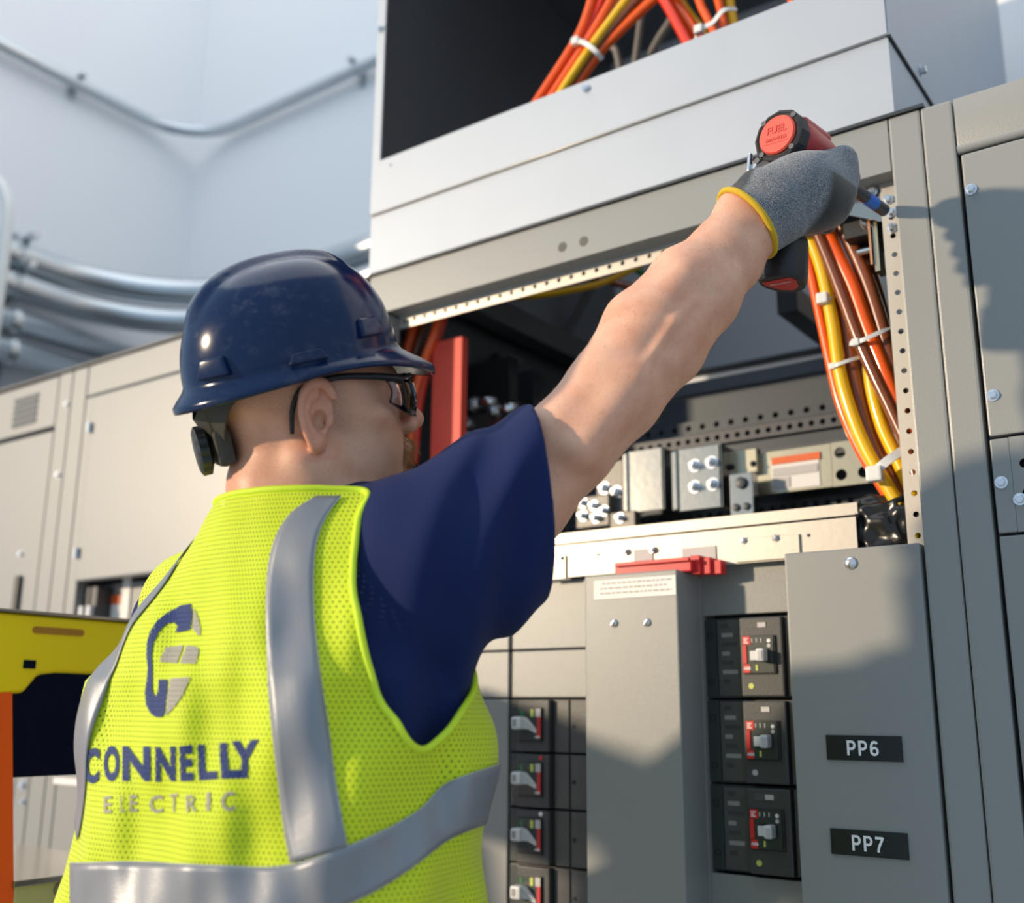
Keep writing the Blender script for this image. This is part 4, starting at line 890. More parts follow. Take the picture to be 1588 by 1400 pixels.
def skin_material():
    m = mat('skin', (.62, .31, .215), .46, 0, .0, sss=.0); nt = m.node_tree; b = nt.nodes['Principled BSDF']; N = nt.nodes; L = nt.links
    b.inputs['Subsurface Weight'].default_value = .12; b.inputs['Subsurface Radius'].default_value = (1, .35, .2); b.inputs['Subsurface Scale'].default_value = .004
    tc = N.new('ShaderNodeTexCoord')
    def noise(s, d=4): 
        n = N.new('ShaderNodeTexNoise'); n.inputs['Scale'].default_value = s; n.inputs['Detail'].default_value = d; L.new(tc.outputs['Object'], n.inputs['Vector']); return n.outputs['Fac']
    def mixc(f, a, c_):
        x = N.new('ShaderNodeMix'); x.data_type = 'RGBA'; L.new(f, x.inputs['Factor'])
        for s, v in (('A', a), ('B', c_)):
            if isinstance(v, tuple): x.inputs[s].default_value = (*v, 1)
            else: L.new(v, x.inputs[s])
        return x.outputs['Result']
    def ramp(f, a, c_):
        r = N.new('ShaderNodeMapRange'); r.inputs[1].default_value = a; r.inputs[2].default_value = c_; L.new(f, r.inputs[0]); return r.outputs[0]
    def attr(n): a = N.new('ShaderNodeAttribute'); a.attribute_name = n; return a.outputs['Fac']
    def mul(a, c_):
        x = N.new('ShaderNodeMath'); x.operation = 'MULTIPLY'; L.new(a, x.inputs[0])
        if isinstance(c_, float): x.inputs[1].default_value = c_
        else: L.new(c_, x.inputs[1])
        return x.outputs[0]
    base = mixc(ramp(noise(28), .35, .7), (.77, .42, .275), (.67, .315, .19))
    base = mixc(mul(ramp(noise(420, 2), .62, .74), .45), base, (.42, .17, .10))          # freckles
    base = mixc(mul(attr('red'), .55), base, (.62, .20, .14))
    base = mixc(mul(attr('hair'), mul(ramp(noise(900, 1), .2, .8), .55)), base, (.22, .12, .085))
    base = mixc(mul(attr('beard'), mul(ramp(noise(1100, 1), .3, .6), .55)), base, (.42, .24, .11))
    L.new(base, b.inputs['Base Color'])
    bp = N.new('ShaderNodeBump'); bp.inputs['Strength'].default_value = .22; bp.inputs['Distance'].default_value = .0012; L.new(noise(500, 3), bp.inputs['Height']); L.new(bp.outputs[0], b.inputs['Normal'])
skin_material()
body = mesh_np('body', Vb, Fb, 'skin', person, {'hair': a_hair, 'beard': a_beard, 'red': a_red})
# short goatee and arm hair, far too many to count
def strands(name, roots, dirs, lens, r, m, parent):
    vs = []; fs = []
    for p, d, l in zip(roots, dirs, lens):
        s_ = np.cross(d, (.3, .5, .8)); s_ /= np.linalg.norm(s_); u_ = np.cross(d, s_); n0 = len(vs)
        for (k, rr) in ((0, r), (.55, r * .8)):
            for a in (0, 2.094, 4.189): vs.append(p + d * l * k + (s_ * math.cos(a) + u_ * math.sin(a)) * rr)
        vs.append(p + d * l + np.array((0, 0, -.12 * l)))
        for a in range(3): b_ = (a + 1) % 3; fs += [(n0 + a, n0 + b_, n0 + 3 + b_, n0 + 3 + a), (n0 + 3 + a, n0 + 3 + b_, n0 + 6)]
    o = MB().add(vs, fs).build(name, m, parent); o['kind'] = 'stuff'; return o
mat('beard_hair', (.50, .30, .13), .5); mat('arm_hair', (.42, .23, .12), .5)
rng = np.random.default_rng(3)
cand = np.where((a_beard > .55) & (az < -.048))[0]; sel = rng.choice(cand, 1100); nb_ = grad(body_sdf, Vb[sel]); fwd = HR[:, 1]; dn = -HR[:, 2]
dr = nb_ * .55 + dn * .75 + fwd * .15 + rng.normal(0, .28, (len(sel), 3)); dr /= np.linalg.norm(dr, axis=1, keepdims=True)
strands('beard', Vb[sel].astype(float), dr, rng.uniform(.006, .015, len(sel)), .00022, 'beard_hair', person)
A_ = np.array(ARM); cand = np.where((Vb[:, 0] > -.68) & (Vb[:, 2] > 1.55) & ~inhead)[0]; sel = rng.choice(cand, 1500); na = grad(body_sdf, Vb[sel]); dl = (ARM[5] - ARM[2]); dl /= np.linalg.norm(dl)
dr = na * .55 + dl * .7 + rng.normal(0, .3, (len(sel), 3)); dr /= np.linalg.norm(dr, axis=1, keepdims=True)
strands('arm_hair', Vb[sel].astype(float), dr, rng.uniform(.003, .007, len(sel)), .00008, 'arm_hair', person)

# ------------------------------------------------------------------ shirt
HEM = dep(834, 775, 1.112); hemax = (ARM[2] - SH); hemax /= np.linalg.norm(hemax); hemn = (RT * .985 + UP * .08 + FW * .2); hemn /= np.linalg.norm(hemn)
S_ROOT = dep(655, 880, 1.10)
def wr(p, k, f, ph=0.0): return np.sin((p @ nv(*k)) * f + ph)
def sleeve_r(p, off=0.0):
    a = dep(650, 905, 1.10); b_ = dep(900, 742, 1.13)
    d = ecap(p, a, b_, np.cross(b_ - a, FW), (.097 + off, .077 + off), (.088 + off, .078 + off), .6)
    d = smin(d, cone(p, dep(655, 845, 1.09), dep(880, 694, 1.13), .066 + off, .064 + off), .03)
    return d
def shirt_sdf(p):
    d = smax(loft(p, TS, -.004), p[:, 2] - 1.53, .02)
    d = smin(d, cone(p, (-.86, -.625, 1.465), SH, .06, .078), .05)
    d = smin(d, sleeve_r(p), .03)
    d = smin(d, cone(p, SHL, ELB_L + np.array([0, .0, .07]), .078, .072), .04)
    # drag folds running from the armpit to the shoulder
    w1 = wr(p, RT * .84 - UP * .30 + FW * .2, 118, 1.0 + 2.2 * np.sin(p @ nv(*UP) * 14)) 
    fold = .0055 * w1 * np.clip((p @ nv(*RT) - CAM @ RT + .15) / .14, 0, 1) * np.clip((-.01 + (nv(*HEM) - p) @ nv(*hemn)) / .05 + .45, .35, 1)
    d = d + fold + .0012 * wr(p, UP * .7 + RT * .6, 60)
    d = smax(d, (p - nv(*HEM)) @ nv(*hemn), .004)
    d = smax(d, (p - nv(*(ELB_L + np.array([0, .02, .045])))) @ nv(0, .35, -.93), .004)
    inner = np.maximum(sleeve_r(p, -.014) + fold, -((p - nv(*(HEM - hemn * .07))) @ nv(*hemn))); d = np.maximum(d, -inner)
    q = (p - HO.astype(np.float32)) @ HR
    d = smax(d, -cone(p, (-.852, -.628, 1.485), H2W((0, -.03, -.03)), .074, .085), .006)
    return d
def cloth_mat(name, color, rough=.8, fine=1400, sheen=.25):
    m = mat(name, color, rough, 0, .25, fine, .06, 14, .25, sheen=sheen, bdist=.0008); return m
cloth_mat('navy_cotton', (.007, .016, .082), sheen=.04)
Vs, Fs = extract(shirt_sdf, (-1.25, -.82, .84), (-.48, -.34, 1.60), .0042)
keep = Vs[:, 2] > .80
shirt = mesh_np('shirt', Vs, Fs, 'navy_cotton', person)
# hem stitching on the sleeve
# ------------------------------------------------------------------ vest
VX0 = -.885
def vest_sdf(p):
    zf = np.clip((1.37 - p[:, 2]) / .35, 0, 1)
    d = loft(p, TS, 0.0) - (.007 + .009 * zf)
    d = smin(d, cone(p, (-.86, -.625, 1.465), SH + np.array([-.02, 0, .006]), .068, .086), .05)
    d = smin(d, cone(p, (-.86, -.625, 1.465), SHL + np.array([.026, 0, .012]), .066, .090), .05)
    d = smax(d, p[:, 2] - 1.53, .01)
    # hanging folds
    f = .0042 * wr(p, RT * .9 + UP * .42, 52, 1.5 * np.sin(p[:, 2] * 9)) + .0032 * wr(p, RT * .8 - UP * .55, 71, .6) + .0012 * wr(p, RT, 150, 3 * p[:, 2] * 6)
    return d + f * np.clip((1.48 - p[:, 2]) / .12, .2, 1)
AH_PX = [(572, 760), (556, 800), (548, 870), (556, 960), (574, 1040), (603, 1105), (630, 1145), (655, 1166), (685, 1143), (712, 1108), (735, 1068), (752, 1030)]
AHP = [march(x, y, vest_sdf) for x, y in AH_PX]
AH = [(p[1], p[2]) for p in AHP]
AH += [(max(AH[-1][0], -.50), 1.35), (-.515, 1.41), (-.54, 1.47), (-.58, 1.56), (-.70, 1.58)]
AHn = np.array(AH)
def inside(poly, y, z):
    r = np.zeros(len(y), bool); n = len(poly)
    for i in range(n):
        (y0, z0), (y1, z1) = poly[i], poly[(i + 1) % n]; c_ = ((z0 > z) != (z1 > z)) & (y < (y1 - y0) * (z - z0) / (z1 - z0 + 1e-12) + y0); r ^= c_
    return r
def dense(poly, n=12, closed=True): 
    P = list(poly); out = []
    for i in range(len(P) if closed else len(P) - 1):
        a, b_ = np.array(P[i]), np.array(P[(i + 1) % len(P)])
        for k in range(n): out.append(a + (b_ - a) * k / n)
    return np.array(out)
AHs = np.array([p for p in spline([(0, y, z) for y, z in AH[:12]], 8)])[:, 1:]; AHs = np.concatenate([AHs, AHn[12:]])
Vv, Fv_ = extract(vest_sdf, (-1.26, -.84, .80), (-.56, -.36, 1.62), .0038)
NKC = H2W((0, -.045, -.16))
def vcut(V):
    r = inside(AHs, V[:, 1], V[:, 2]) & (V[:, 0] > VX0 + .06)
    l = (((V[:, 1] + .535) / .080) ** 2 + ((V[:, 2] - 1.30) / .125) ** 2 < 1) & (V[:, 0] < VX0 - .08)
    nk = cone(V.astype(np.float32), (-.850, -.605, 1.455), (-.835, -.635, 1.60), .070, .105) < 0
    return r | l | nk | (V[:, 2] > 1.515) | (V[:, 2] < .83)
cut = vcut(Vv)
# smooth border: pull the border vertices onto the cut outline
kf = ~cut[Fv_].all(1) & (cut[Fv_].sum(1) < 3); Fk = Fv_[kf]; rim = np.unique(Fk[cut[Fk]])
dn_ = dense(AHs)
for i in rim:
    p = Vv[i]; 
    if p[0] > VX0 + .06 and p[2] < 1.50:
        k = np.argmin((dn_[:, 0] - p[1]) ** 2 + (dn_[:, 1] - p[2]) ** 2)
        if np.hypot(*(dn_[k] - p[1:])) < .006: Vv[i, 1:] = dn_[k]
used = np.unique(Fk); remap = np.full(len(Vv), -1); remap[used] = np.arange(len(used)); Vv2 = Vv[used]; Fk = remap[Fk]
ang = np.arctan2(Vv2[:, 0] - VX0, -(Vv2[:, 1] + .60)); uvv = np.stack([ang * .215, Vv2[:, 2]], 1)
def mesh_fabric(name, color, holes=True):
    m = mat(name, color, .62, 0, 0, spec=.3, sheen=.2); nt = m.node_tree; N, L = nt.nodes, nt.links; b = N['Principled BSDF']
    uv = N.new('ShaderNodeUVMap'); sp = N.new('ShaderNodeSeparateXYZ'); L.new(uv.outputs[0], sp.inputs[0])
    def M_(op, a, c_=None):
        x = N.new('ShaderNodeMath'); x.operation = op
        for i, v in enumerate((a, c_)):
            if v is None: continue
            if isinstance(v, (int, float)): x.inputs[i].default_value = v
            else: L.new(v, x.inputs[i])
        return x.outputs[0]
    row = M_('MULTIPLY', sp.outputs[1], 1 / .0048); fr = M_('FLOOR', row); par = M_('MULTIPLY', M_('MODULO', fr, 2.0), .5)
    cu_ = M_('ADD', M_('MULTIPLY', sp.outputs[0], 1 / .0058), par); fx = M_('SUBTRACT', M_('FRACT', cu_), .5); fy = M_('SUBTRACT', M_('FRACT', row), .5)
    r2 = M_('ADD', M_('POWER', M_('MULTIPLY', fx, 1.25), 2.0), M_('POWER', M_('MULTIPLY', fy, .85), 2.0)); hole = M_('LESS_THAN', r2, .028)
    hgt = M_('MINIMUM', r2, .25)
    bp = N.new('ShaderNodeBump'); bp.inputs['Strength'].default_value = .5; bp.inputs['Distance'].default_value = .0015; L.new(hgt, bp.inputs['Height']); L.new(bp.outputs[0], b.inputs['Normal'])
    tr = N.new('ShaderNodeBsdfTransparent'); mx = N.new('ShaderNodeMixShader'); L.new(hole, mx.inputs[0]); L.new(b.outputs[0], mx.inputs[1]); L.new(tr.outputs[0], mx.inputs[2])
    tl = N.new('ShaderNodeBsdfTranslucent'); tl.inputs[0].default_value = (*color, 1); m2 = N.new('ShaderNodeMixShader'); m2.inputs[0].default_value = .12; L.new(b.outputs[0], m2.inputs[1]); L.new(tl.outputs[0], m2.inputs[2]); L.new(m2.outputs[0], mx.inputs[1])
    L.new(mx.outputs[0], N['Material Output'].inputs[0])
mesh_fabric('vest_mesh', (.70, .84, .022))
mat('vest_binding', (.66, .86, .03), .6, 0, .2, 900); mat('reflective_tape', (.25, .262, .285), .42, .25, .10, 500, .06, 12); mesh_fabric('print_navy', (.007, .030, .165)); mesh_fabric('print_silver', (.40, .37, .31)); mat('stitch', (.55, .56, .56), .6)
vest = mesh_np('safety_vest', Vv2, Fk, 'vest_mesh', person, uv=uvv); vest['label'] = 'fluorescent yellow mesh vest with grey reflective tape'
# binding around the armhole
def on_vest_x(y, z, sign=1):
    x = VX0 + sign * .40
    for _ in range(200):
        v = float(vest_sdf(nv(x, y, z)[None])[0])
        if v < 5e-4: break
        x -= sign * max(v * .5, 5e-4)
        if abs(x - VX0) < .02: break
    return (x, y, z)
def border_loops(F):
    e = np.concatenate([F[:, [0, 1]], F[:, [1, 2]], F[:, [2, 3]], F[:, [3, 0]]]); k = np.sort(e, 1); u, inv, cnt = np.unique(k, axis=0, return_inverse=True, return_counts=True); inv = inv.ravel()
    nx = {}
    for a_, b_ in e[cnt[inv] == 1]: nx.setdefault(int(a_), []).append(int(b_))
    loops = []
    while nx:
        st = next(iter(nx)); cur = st; lp = []
        while cur in nx:
            lp.append(cur); n_ = nx[cur].pop()
            if not nx[cur]: del nx[cur]
            cur = n_
            if cur == st: break
        if len(lp) > 40: loops.append(lp)
    return loops
for lp in border_loops(Fk):
    P = Vv2[lp].astype(float)
    for _ in range(14): P = (np.roll(P, 1, 0) + np.roll(P, -1, 0) + 2 * P) / 4
    MB().tube(P[::2], .0036, 8, closed=True).build('binding', 'vest_binding', vest, smooth=True)
# surface patches lying on the vest: pixel outline -> true points on the cloth
def patch(name, left, right, m, nu=8, nvv=60, lift=.0022, stitch=True, fuse=True):
    Lp = np.array(spline([(x, y, 0) for x, y in left], 16)); Rp = np.array(spline([(x, y, 0) for x, y in right], 16))
    def res(P):
        s = np.concatenate([[0], np.cumsum(np.linalg.norm(np.diff(P, axis=0), axis=1))]); t = np.linspace(0, s[-1], nvv); return np.stack([np.interp(t, s, P[:, k]) for k in range(2)], 1)
    Lp, Rp = res(Lp), res(Rp); pts = []
    for j in range(nvv):
        for i in range(nu + 1):
            pts.append(Lp[j] + (Rp[j] - Lp[j]) * i / nu)
    pts = march_many(pts, vest_sdf); pts = pts + grad(vest_sdf, pts) * lift
    n1 = nu + 1; fs = [(j * n1 + i, j * n1 + i + 1, (j + 1) * n1 + i + 1, (j + 1) * n1 + i) for j in range(nvv - 1) for i in range(nu)]
    o = MB().add(pts, fs).build(name, m, vest, smooth=True)
    so = o.modifiers.new('thick', 'SOLIDIFY'); so.thickness = .0012; so.offset = 0
    if stitch:
        for ii in (0, nu):
            MB().tube(pts.reshape(nvv, n1, 3)[:, ii] * 1.0 + 0, .0006, 5).build('stitching', 'stitch', vest, smooth=True)
    return o
patch('reflective_stripe', [(490, 771), (450, 800), (424, 850), (414, 930), (417, 1040), (427, 1160), (440, 1270), (452, 1338)], [(529, 771), (505, 805), (490, 850), (487, 930), (495, 1040), (508, 1130), (523, 1230), (538, 1312)], 'reflective_tape', 8, 70)
rs = [o for o in vest.children if o.name.startswith('reflective_stripe')][0]; me_ = rs.data; co_ = np.zeros(len(me_.vertices) * 3, np.float32); me_.vertices.foreach_get('co', co_); co_ = co_.reshape(-1, 3).copy()
co_[:, 0] = 2 * (-.878) - co_[:, 0]
for _ in range(8): co_ -= (vest_sdf(co_) - .0022)[:, None] * grad(vest_sdf, co_) * .8
fs_ = [tuple(p.vertices)[::-1] for p in me_.polygons]; o = MB().add(co_, fs_).build('reflective_stripe', 'reflective_tape', vest, smooth=True); so = o.modifiers.new('thick', 'SOLIDIFY'); so.thickness = .0012; so.offset = 0
patch('reflective_belt', [(112, 1338), (200, 1336), (330, 1341), (440, 1343), (537, 1312), (640, 1262), (690, 1216), (776, 1183)], [(112, 1440), (200, 1440), (330, 1430), (440, 1425), (545, 1398), (630, 1350), (700, 1297), (789, 1264)], 'reflective_tape', 8, 90)
# printing: every letter sits on the cloth
def add_uv(o):
    me = o.data; n = len(me.vertices); co = np.zeros(n * 3, np.float32); me.vertices.foreach_get('co', co); co = co.reshape(-1, 3)
    uv = np.stack([np.arctan2(co[:, 0] - VX0, -(co[:, 1] + .60)) * .215, co[:, 2]], 1); li = np.zeros(len(me.loops), np.int32); me.loops.foreach_get('vertex_index', li)
    l_ = me.uv_layers.new(name='UVMap'); l_.data.foreach_set('uv', uv[li].ravel().astype(np.float32)); return o
def subdiv_text(ch, bold):
    me = text_mesh(ch, 1.0, bold); bm_ = bmesh.new(); bm_.from_mesh(me); bmesh.ops.triangulate(bm_, faces=bm_.faces[:])
    for _ in range(3):
        ed = [e for e in bm_.edges if e.calc_length() > .11]
        if not ed: break
        bmesh.ops.subdivide_edges(bm_, edges=ed, cuts=1); bmesh.ops.triangulate(bm_, faces=bm_.faces[:])
    vs = np.array([v.co[:2] for v in bm_.verts]); bm_.verts.index_update(); fs = [tuple(v.index for v in f.verts) for f in bm_.faces]; bm_.free(); bpy.data.meshes.remove(me)
    lo_, hi_ = vs.min(0), vs.max(0); return (vs - lo_) / np.maximum(hi_ - lo_, 1e-6), fs
def letter(ch, quad, m, bold=.03, nm='letter', lift=.0010):
    vs, fs = subdiv_text(ch, bold); (tl, tr, br, bl) = [np.array(q, float) for q in quad]; pts = []
    for u, v in vs: x, y = (bl * (1 - u) + br * u) * (1 - v) + (tl * (1 - u) + tr * u) * v; pts.append((x, y))
    pts = march_many(pts, vest_sdf); pts += grad(vest_sdf, pts) * lift; return add_uv(MB().add(pts, fs).build(nm, m, vest, smooth=True))
def zz(cx, y0, cx2, y1): return None
for ch, x0, x1, ty0, ty1, by0, by1, sk in [('C', 133, 156, 1160, 1159, 1216, 1214, -2), ('O', 162, 186, 1157, 1156, 1212, 1211, 0), ('N', 191, 234, 1157, 1157, 1211, 1211, 0), ('N', 242, 273, 1158, 1157, 1212, 1211, 0), ('E', 279, 299, 1157, 1155, 1211, 1210, 2), ('L', 307, 336, 1155, 1154, 1210, 1208, 2), ('L', 341, 372, 1152, 1151, 1208, 1206, 3), ('Y', 360, 403, 1150, 1146, 1207, 1205, -2)]:
    letter(ch, [(x0, ty0), (x1, ty1), (x1 + sk, by1), (x0 + sk, by0)], 'print_navy', .045)
for ch, x0, x1, y0, y1 in [('E', 162, 174, 1235, 1261), ('L', 188, 194, 1233, 1260), ('E', 202, 214, 1233, 1259), ('C', 233, 254, 1233, 1261), ('T', 265, 277, 1231, 1259), ('R', 290, 306, 1233, 1260), ('I', 321, 327, 1229, 1257), ('C', 344, 365, 1228, 1258)]:
    letter(ch, [(x0, y0), (x1, y0 - 1), (x1, y1 - 1), (x0, y1)], 'print_silver', .02)
def blob(poly, m, nm):
    from mathutils.geometry import tessellate_polygon
    P = [Vector((x, -y, 0)) for x, y in poly]; bm_ = bmesh.new(); vs = [bm_.verts.new(p) for p in P]
    for t in tessellate_polygon([P]): bm_.faces.new([vs[i] for i in t])
    for _ in range(4):
        ed = [e for e in bm_.edges if e.calc_length() > 7]
        if not ed: break
        bmesh.ops.subdivide_edges(bm_, edges=ed, cuts=1); bmesh.ops.triangulate(bm_, faces=bm_.faces[:])
    bm_.verts.index_update(); pts = march_many([(v.co.x, -v.co.y) for v in bm_.verts], vest_sdf); pts += grad(vest_sdf, pts) * .0010
    fs = [tuple(v.index for v in f.verts) for f in bm_.faces]; bm_.free(); return add_uv(MB().add(pts, fs).build(nm, m, vest, smooth=True))
s_ = .35714
def cz(l): return [(x * s_, 900 + y * s_) for x, y in l]
blob(cz([(832, 102), (790, 108), (730, 140), (685, 175), (655, 220), (640, 270), (638, 330), (645, 380), (640, 430), (632, 490), (638, 540), (655, 575), (680, 594), (705, 595), (716, 575), (725, 500), (732, 430), (692, 430), (690, 470), (682, 500), (672, 498), (664, 470), (665, 420), (664, 370), (660, 325), (668, 275), (690, 225), (725, 190), (755, 183), (772, 195), (765, 228), (800, 222), (830, 212), (836, 150)]), 'print_navy', 'emblem_arc')
blob(cz([(843, 118), (862, 160), (874, 205), (872, 247), (852, 225), (838, 210)]), 'print_silver', 'emblem_tip')
blob(cz([(720, 292), (800, 281), (772, 360), (693, 355)]), 'print_silver', 'emblem_bar'); blob(cz([(812, 283), (850, 287), (868, 300), (852, 362), (784, 360)]), 'print_silver', 'emblem_bar')
blob(cz([(742, 426), (828, 421), (795, 500), (755, 555), (722, 588), (730, 500)]), 'print_silver', 'emblem_wedge')
HATP, HATR = 4.5, 0.0
# ------------------------------------------------------------------ trousers, boots, left glove (below and behind what the photo shows)
def legs(p):
    d = ell(p, (-.905, -.60, .93), (.185, .135, .14))
    for sx in (-1, 1):
        hp_, kn, an = (-.905 + sx * .10, -.60, .88), (-.905 + sx * .12, -.585, .50), (-.905 + sx * .13, -.61, .10)
        d = smin(d, cone(p, hp_, kn, .098, .078), .03); d = smin(d, cone(p, kn, an, .078, .070), .03)
    d = d + .003 * wr(p, (0.3, .2, .9), 60, 2 * np.sin(p[:, 0] * 20))
    return smax(d, .09 - p[:, 2], .005)
cloth_mat('denim', (.03, .045, .08))
Vt, Ft = extract(legs, (-1.2, -.84, .02), (-.60, -.36, 1.10), .008); mesh_np('trousers', Vt, Ft, 'denim', person)
mat('boot_leather', (.16, .085, .04), .55, 0, .2, 200, .1, 20)
def boots(p):
    d = None
    for sx in (-1, 1):
        x = -.905 + sx * .13; b_ = smin(ell(p, (x, -.53, .045), (.052, .145, .06)), cone(p, (x, -.61, .06), (x, -.61, .17), .055, .058), .03); d = b_ if d is None else np.minimum(d, b_)
    return smax(d, -p[:, 2], .004)
Vt, Ft = extract(boots, (-1.14, -.74, -.02), (-.66, -.34, .26), .007); mesh_np('boots', Vt, Ft, 'boot_leather', person)

# ------------------------------------------------------------------ hard hat
def smooth(x, a, b): t = min(max((x - a) / (b - a), 0), 1); return t * t * (3 - 2 * t)
hat = thing('hard_hat', H2W((0, -.012, .03)), 'scuffed glossy navy blue hard hat on the worker\'s head', 'hard hat')
HM = Matrix([[*HR[i].astype(float), HO[i]] for i in range(3)] + [[0, 0, 0, 1]])
HT = HM @ Matrix.Translation((0, -.006, .046)) @ Matrix.Rotation(math.radians(HATP), 4, 'X') @ Matrix.Rotation(math.radians(HATR), 4, 'Y')
DX, DYf, DYb, DH = .106, .106, .127, .113
def dome(phi, th, off=0.0):
    """phi 0 = wearer's right, 90 deg = front; th 0 rim .. 90 deg crown"""
    c_, s_ = math.cos(phi), math.sin(phi); dy = DYf if s_ > 0 else DYb
    rho = math.cos(th) ** .72; h = math.sin(th) ** 1.06
    x, y, z = DX * c_ * rho, dy * s_ * rho, DH * h
    cr = (1 - smooth(abs(x), .020, .034)) * smooth(z, .050, .085) * (1 - .0 * smooth(y, .03, .07))
    fr = smooth(y, .045, .085); wid = .020 + .030 * fr
    v = (1 - smooth(abs(x), wid, wid + .010)) * smooth(z, .02, .05) * fr * .5
    k = .0075 * max(cr * (1 - .9 * fr), v) + off
    return Vector((x * (1 + k * 4 * rho), y * (1 + k * 4 * rho), z + k * (.35 + .65 * h)))
def brimw(phi):
    s_ = math.sin(phi); f = max(0, s_); b_ = max(0, -s_); return .009 + .027 * f ** 2.6 + .006 * b_ ** 2
NP, NT = 128, 40; vs = []; fs = []
for j in range(NT):
    th = (j / (NT - 1)) ** 1.0 * math.pi / 2 * .999
    for i in range(NP): vs.append(dome(2 * math.pi * i / NP, th))
vs.append(dome(0, math.pi / 2)); top = len(vs) - 1
for j in range(NT - 1):
    for i in range(NP): i2 = (i + 1) % NP; fs.append((j * NP + i, j * NP + i2, (j + 1) * NP + i2, (j + 1) * NP + i))
for i in range(NP): fs.append(((NT - 1) * NP + i, (NT - 1) * NP + (i + 1) % NP, top))
rings = [(.10, -.002), (.35, -.0045), (.65, -.007), (.9, -.0095), (1.0, -.0105), (1.02, -.0125), (.98, -.0145), (.8, -.0135), (.4, -.010), (-.15, -.006)]
base = len(vs)
for (k, dz) in rings:
    for i in range(NP):
        ph = 2 * math.pi * i / NP; p0 = dome(ph, 0); w_ = brimw(ph); n2 = Vector((math.cos(ph) / DX, math.sin(ph) / (DYf if math.sin(ph) > 0 else DYb), 0)).normalized()
        droop = 1 + 2.0 * max(0, math.sin(ph)) ** 3 + .8 * max(0, -math.sin(ph))
        vs.append(p0 + n2 * (w_ * k) + Vector((0, 0, dz * droop)))
for i in range(NP): i2 = (i + 1) % NP; fs.append((i, base + i, base + i2, i2))
for j in range(len(rings) - 1):
    for i in range(NP): i2 = (i + 1) % NP; a = base + j * NP; fs.append((a + i, a + NP + i, a + NP + i2, a + i2))
ib = len(vs)                                                          # inner shell
for j in range(14):
    th = j / 13 * math.pi / 2 * .999
    for i in range(NP): p = dome(2 * math.pi * i / NP, th); vs.append(Vector((p.x * .955, p.y * .955, p.z * .955 - .004)))
last = base + (len(rings) - 1) * NP
for i in range(NP): i2 = (i + 1) % NP; fs.append((last + i, ib + i, ib + i2, last + i2))
for j in range(13):
    for i in range(NP): i2 = (i + 1) % NP; a = ib + j * NP; fs.append((a + i, a + NP + i, a + NP + i2, a + i2))
def hat_material():
    m = mat('hat_navy', (.004, .018, .06), .17, 0, .0, spec=.38); nt = m.node_tree; N, L = nt.nodes, nt.links; b = N['Principled BSDF']; tc = N.new('ShaderNodeTexCoord')
    def scr(scale, stretch, lo_, hi_, rot):
        mp = N.new('ShaderNodeMapping'); mp.inputs['Scale'].default_value = stretch; mp.inputs['Rotation'].default_value = rot; L.new(tc.outputs['Object'], mp.inputs[0])
        n = N.new('ShaderNodeTexNoise'); n.inputs['Scale'].default_value = scale; n.inputs['Detail'].default_value = 8; n.inputs['Roughness'].default_value = .7; L.new(mp.outputs[0], n.inputs['Vector'])
        r = N.new('ShaderNodeMapRange'); r.inputs[1].default_value = lo_; r.inputs[2].default_value = hi_; L.new(n.outputs['Fac'], r.inputs[0]); return r.outputs[0]
    s1 = scr(60, (1, .12, 1), .52, .72, (.3, .2, .6)); s2 = scr(11, (1, 1, 1), .44, .68, (0, 0, 0)); s3 = scr(90, (.15, 1, 1), .54, .74, (.8, .1, .2))
    a = N.new('ShaderNodeMath'); a.operation = 'MAXIMUM'; L.new(s1, a.inputs[0]); L.new(s3, a.inputs[1]); c_ = N.new('ShaderNodeMath'); c_.operation = 'MULTIPLY'; L.new(a.outputs[0], c_.inputs[0]); L.new(s2, c_.inputs[1])
    e = N.new('ShaderNodeMath'); e.operation = 'MULTIPLY_ADD'; L.new(c_.outputs[0], e.inputs[0]); e.inputs[1].default_value = .9; e.inputs[2].default_value = 0.0; e2 = N.new('ShaderNodeMath'); e2.operation = 'MULTIPLY'; e2.inputs[1].default_value = .24; L.new(e.outputs[0], e2.inputs[0])
    mx = N.new('ShaderNodeMix'); mx.data_type = 'RGBA'; mx.inputs['A'].default_value = (.0026, .0145, .060, 1); mx.inputs['B'].default_value = (.26, .27, .29, 1); L.new(e2.outputs[0], mx.inputs['Factor']); L.new(mx.outputs['Result'], b.inputs['Base Color'])
    rr = N.new('ShaderNodeMath'); rr.operation = 'MULTIPLY_ADD'; rr.inputs[1].default_value = .5; rr.inputs[2].default_value = .16; L.new(e2.outputs[0], rr.inputs[0]); L.new(rr.outputs[0], b.inputs['Roughness'])
hat_material()
shell = MB().add([HT @ v for v in vs], fs).build('shell', 'hat_navy', hat, smooth=True)
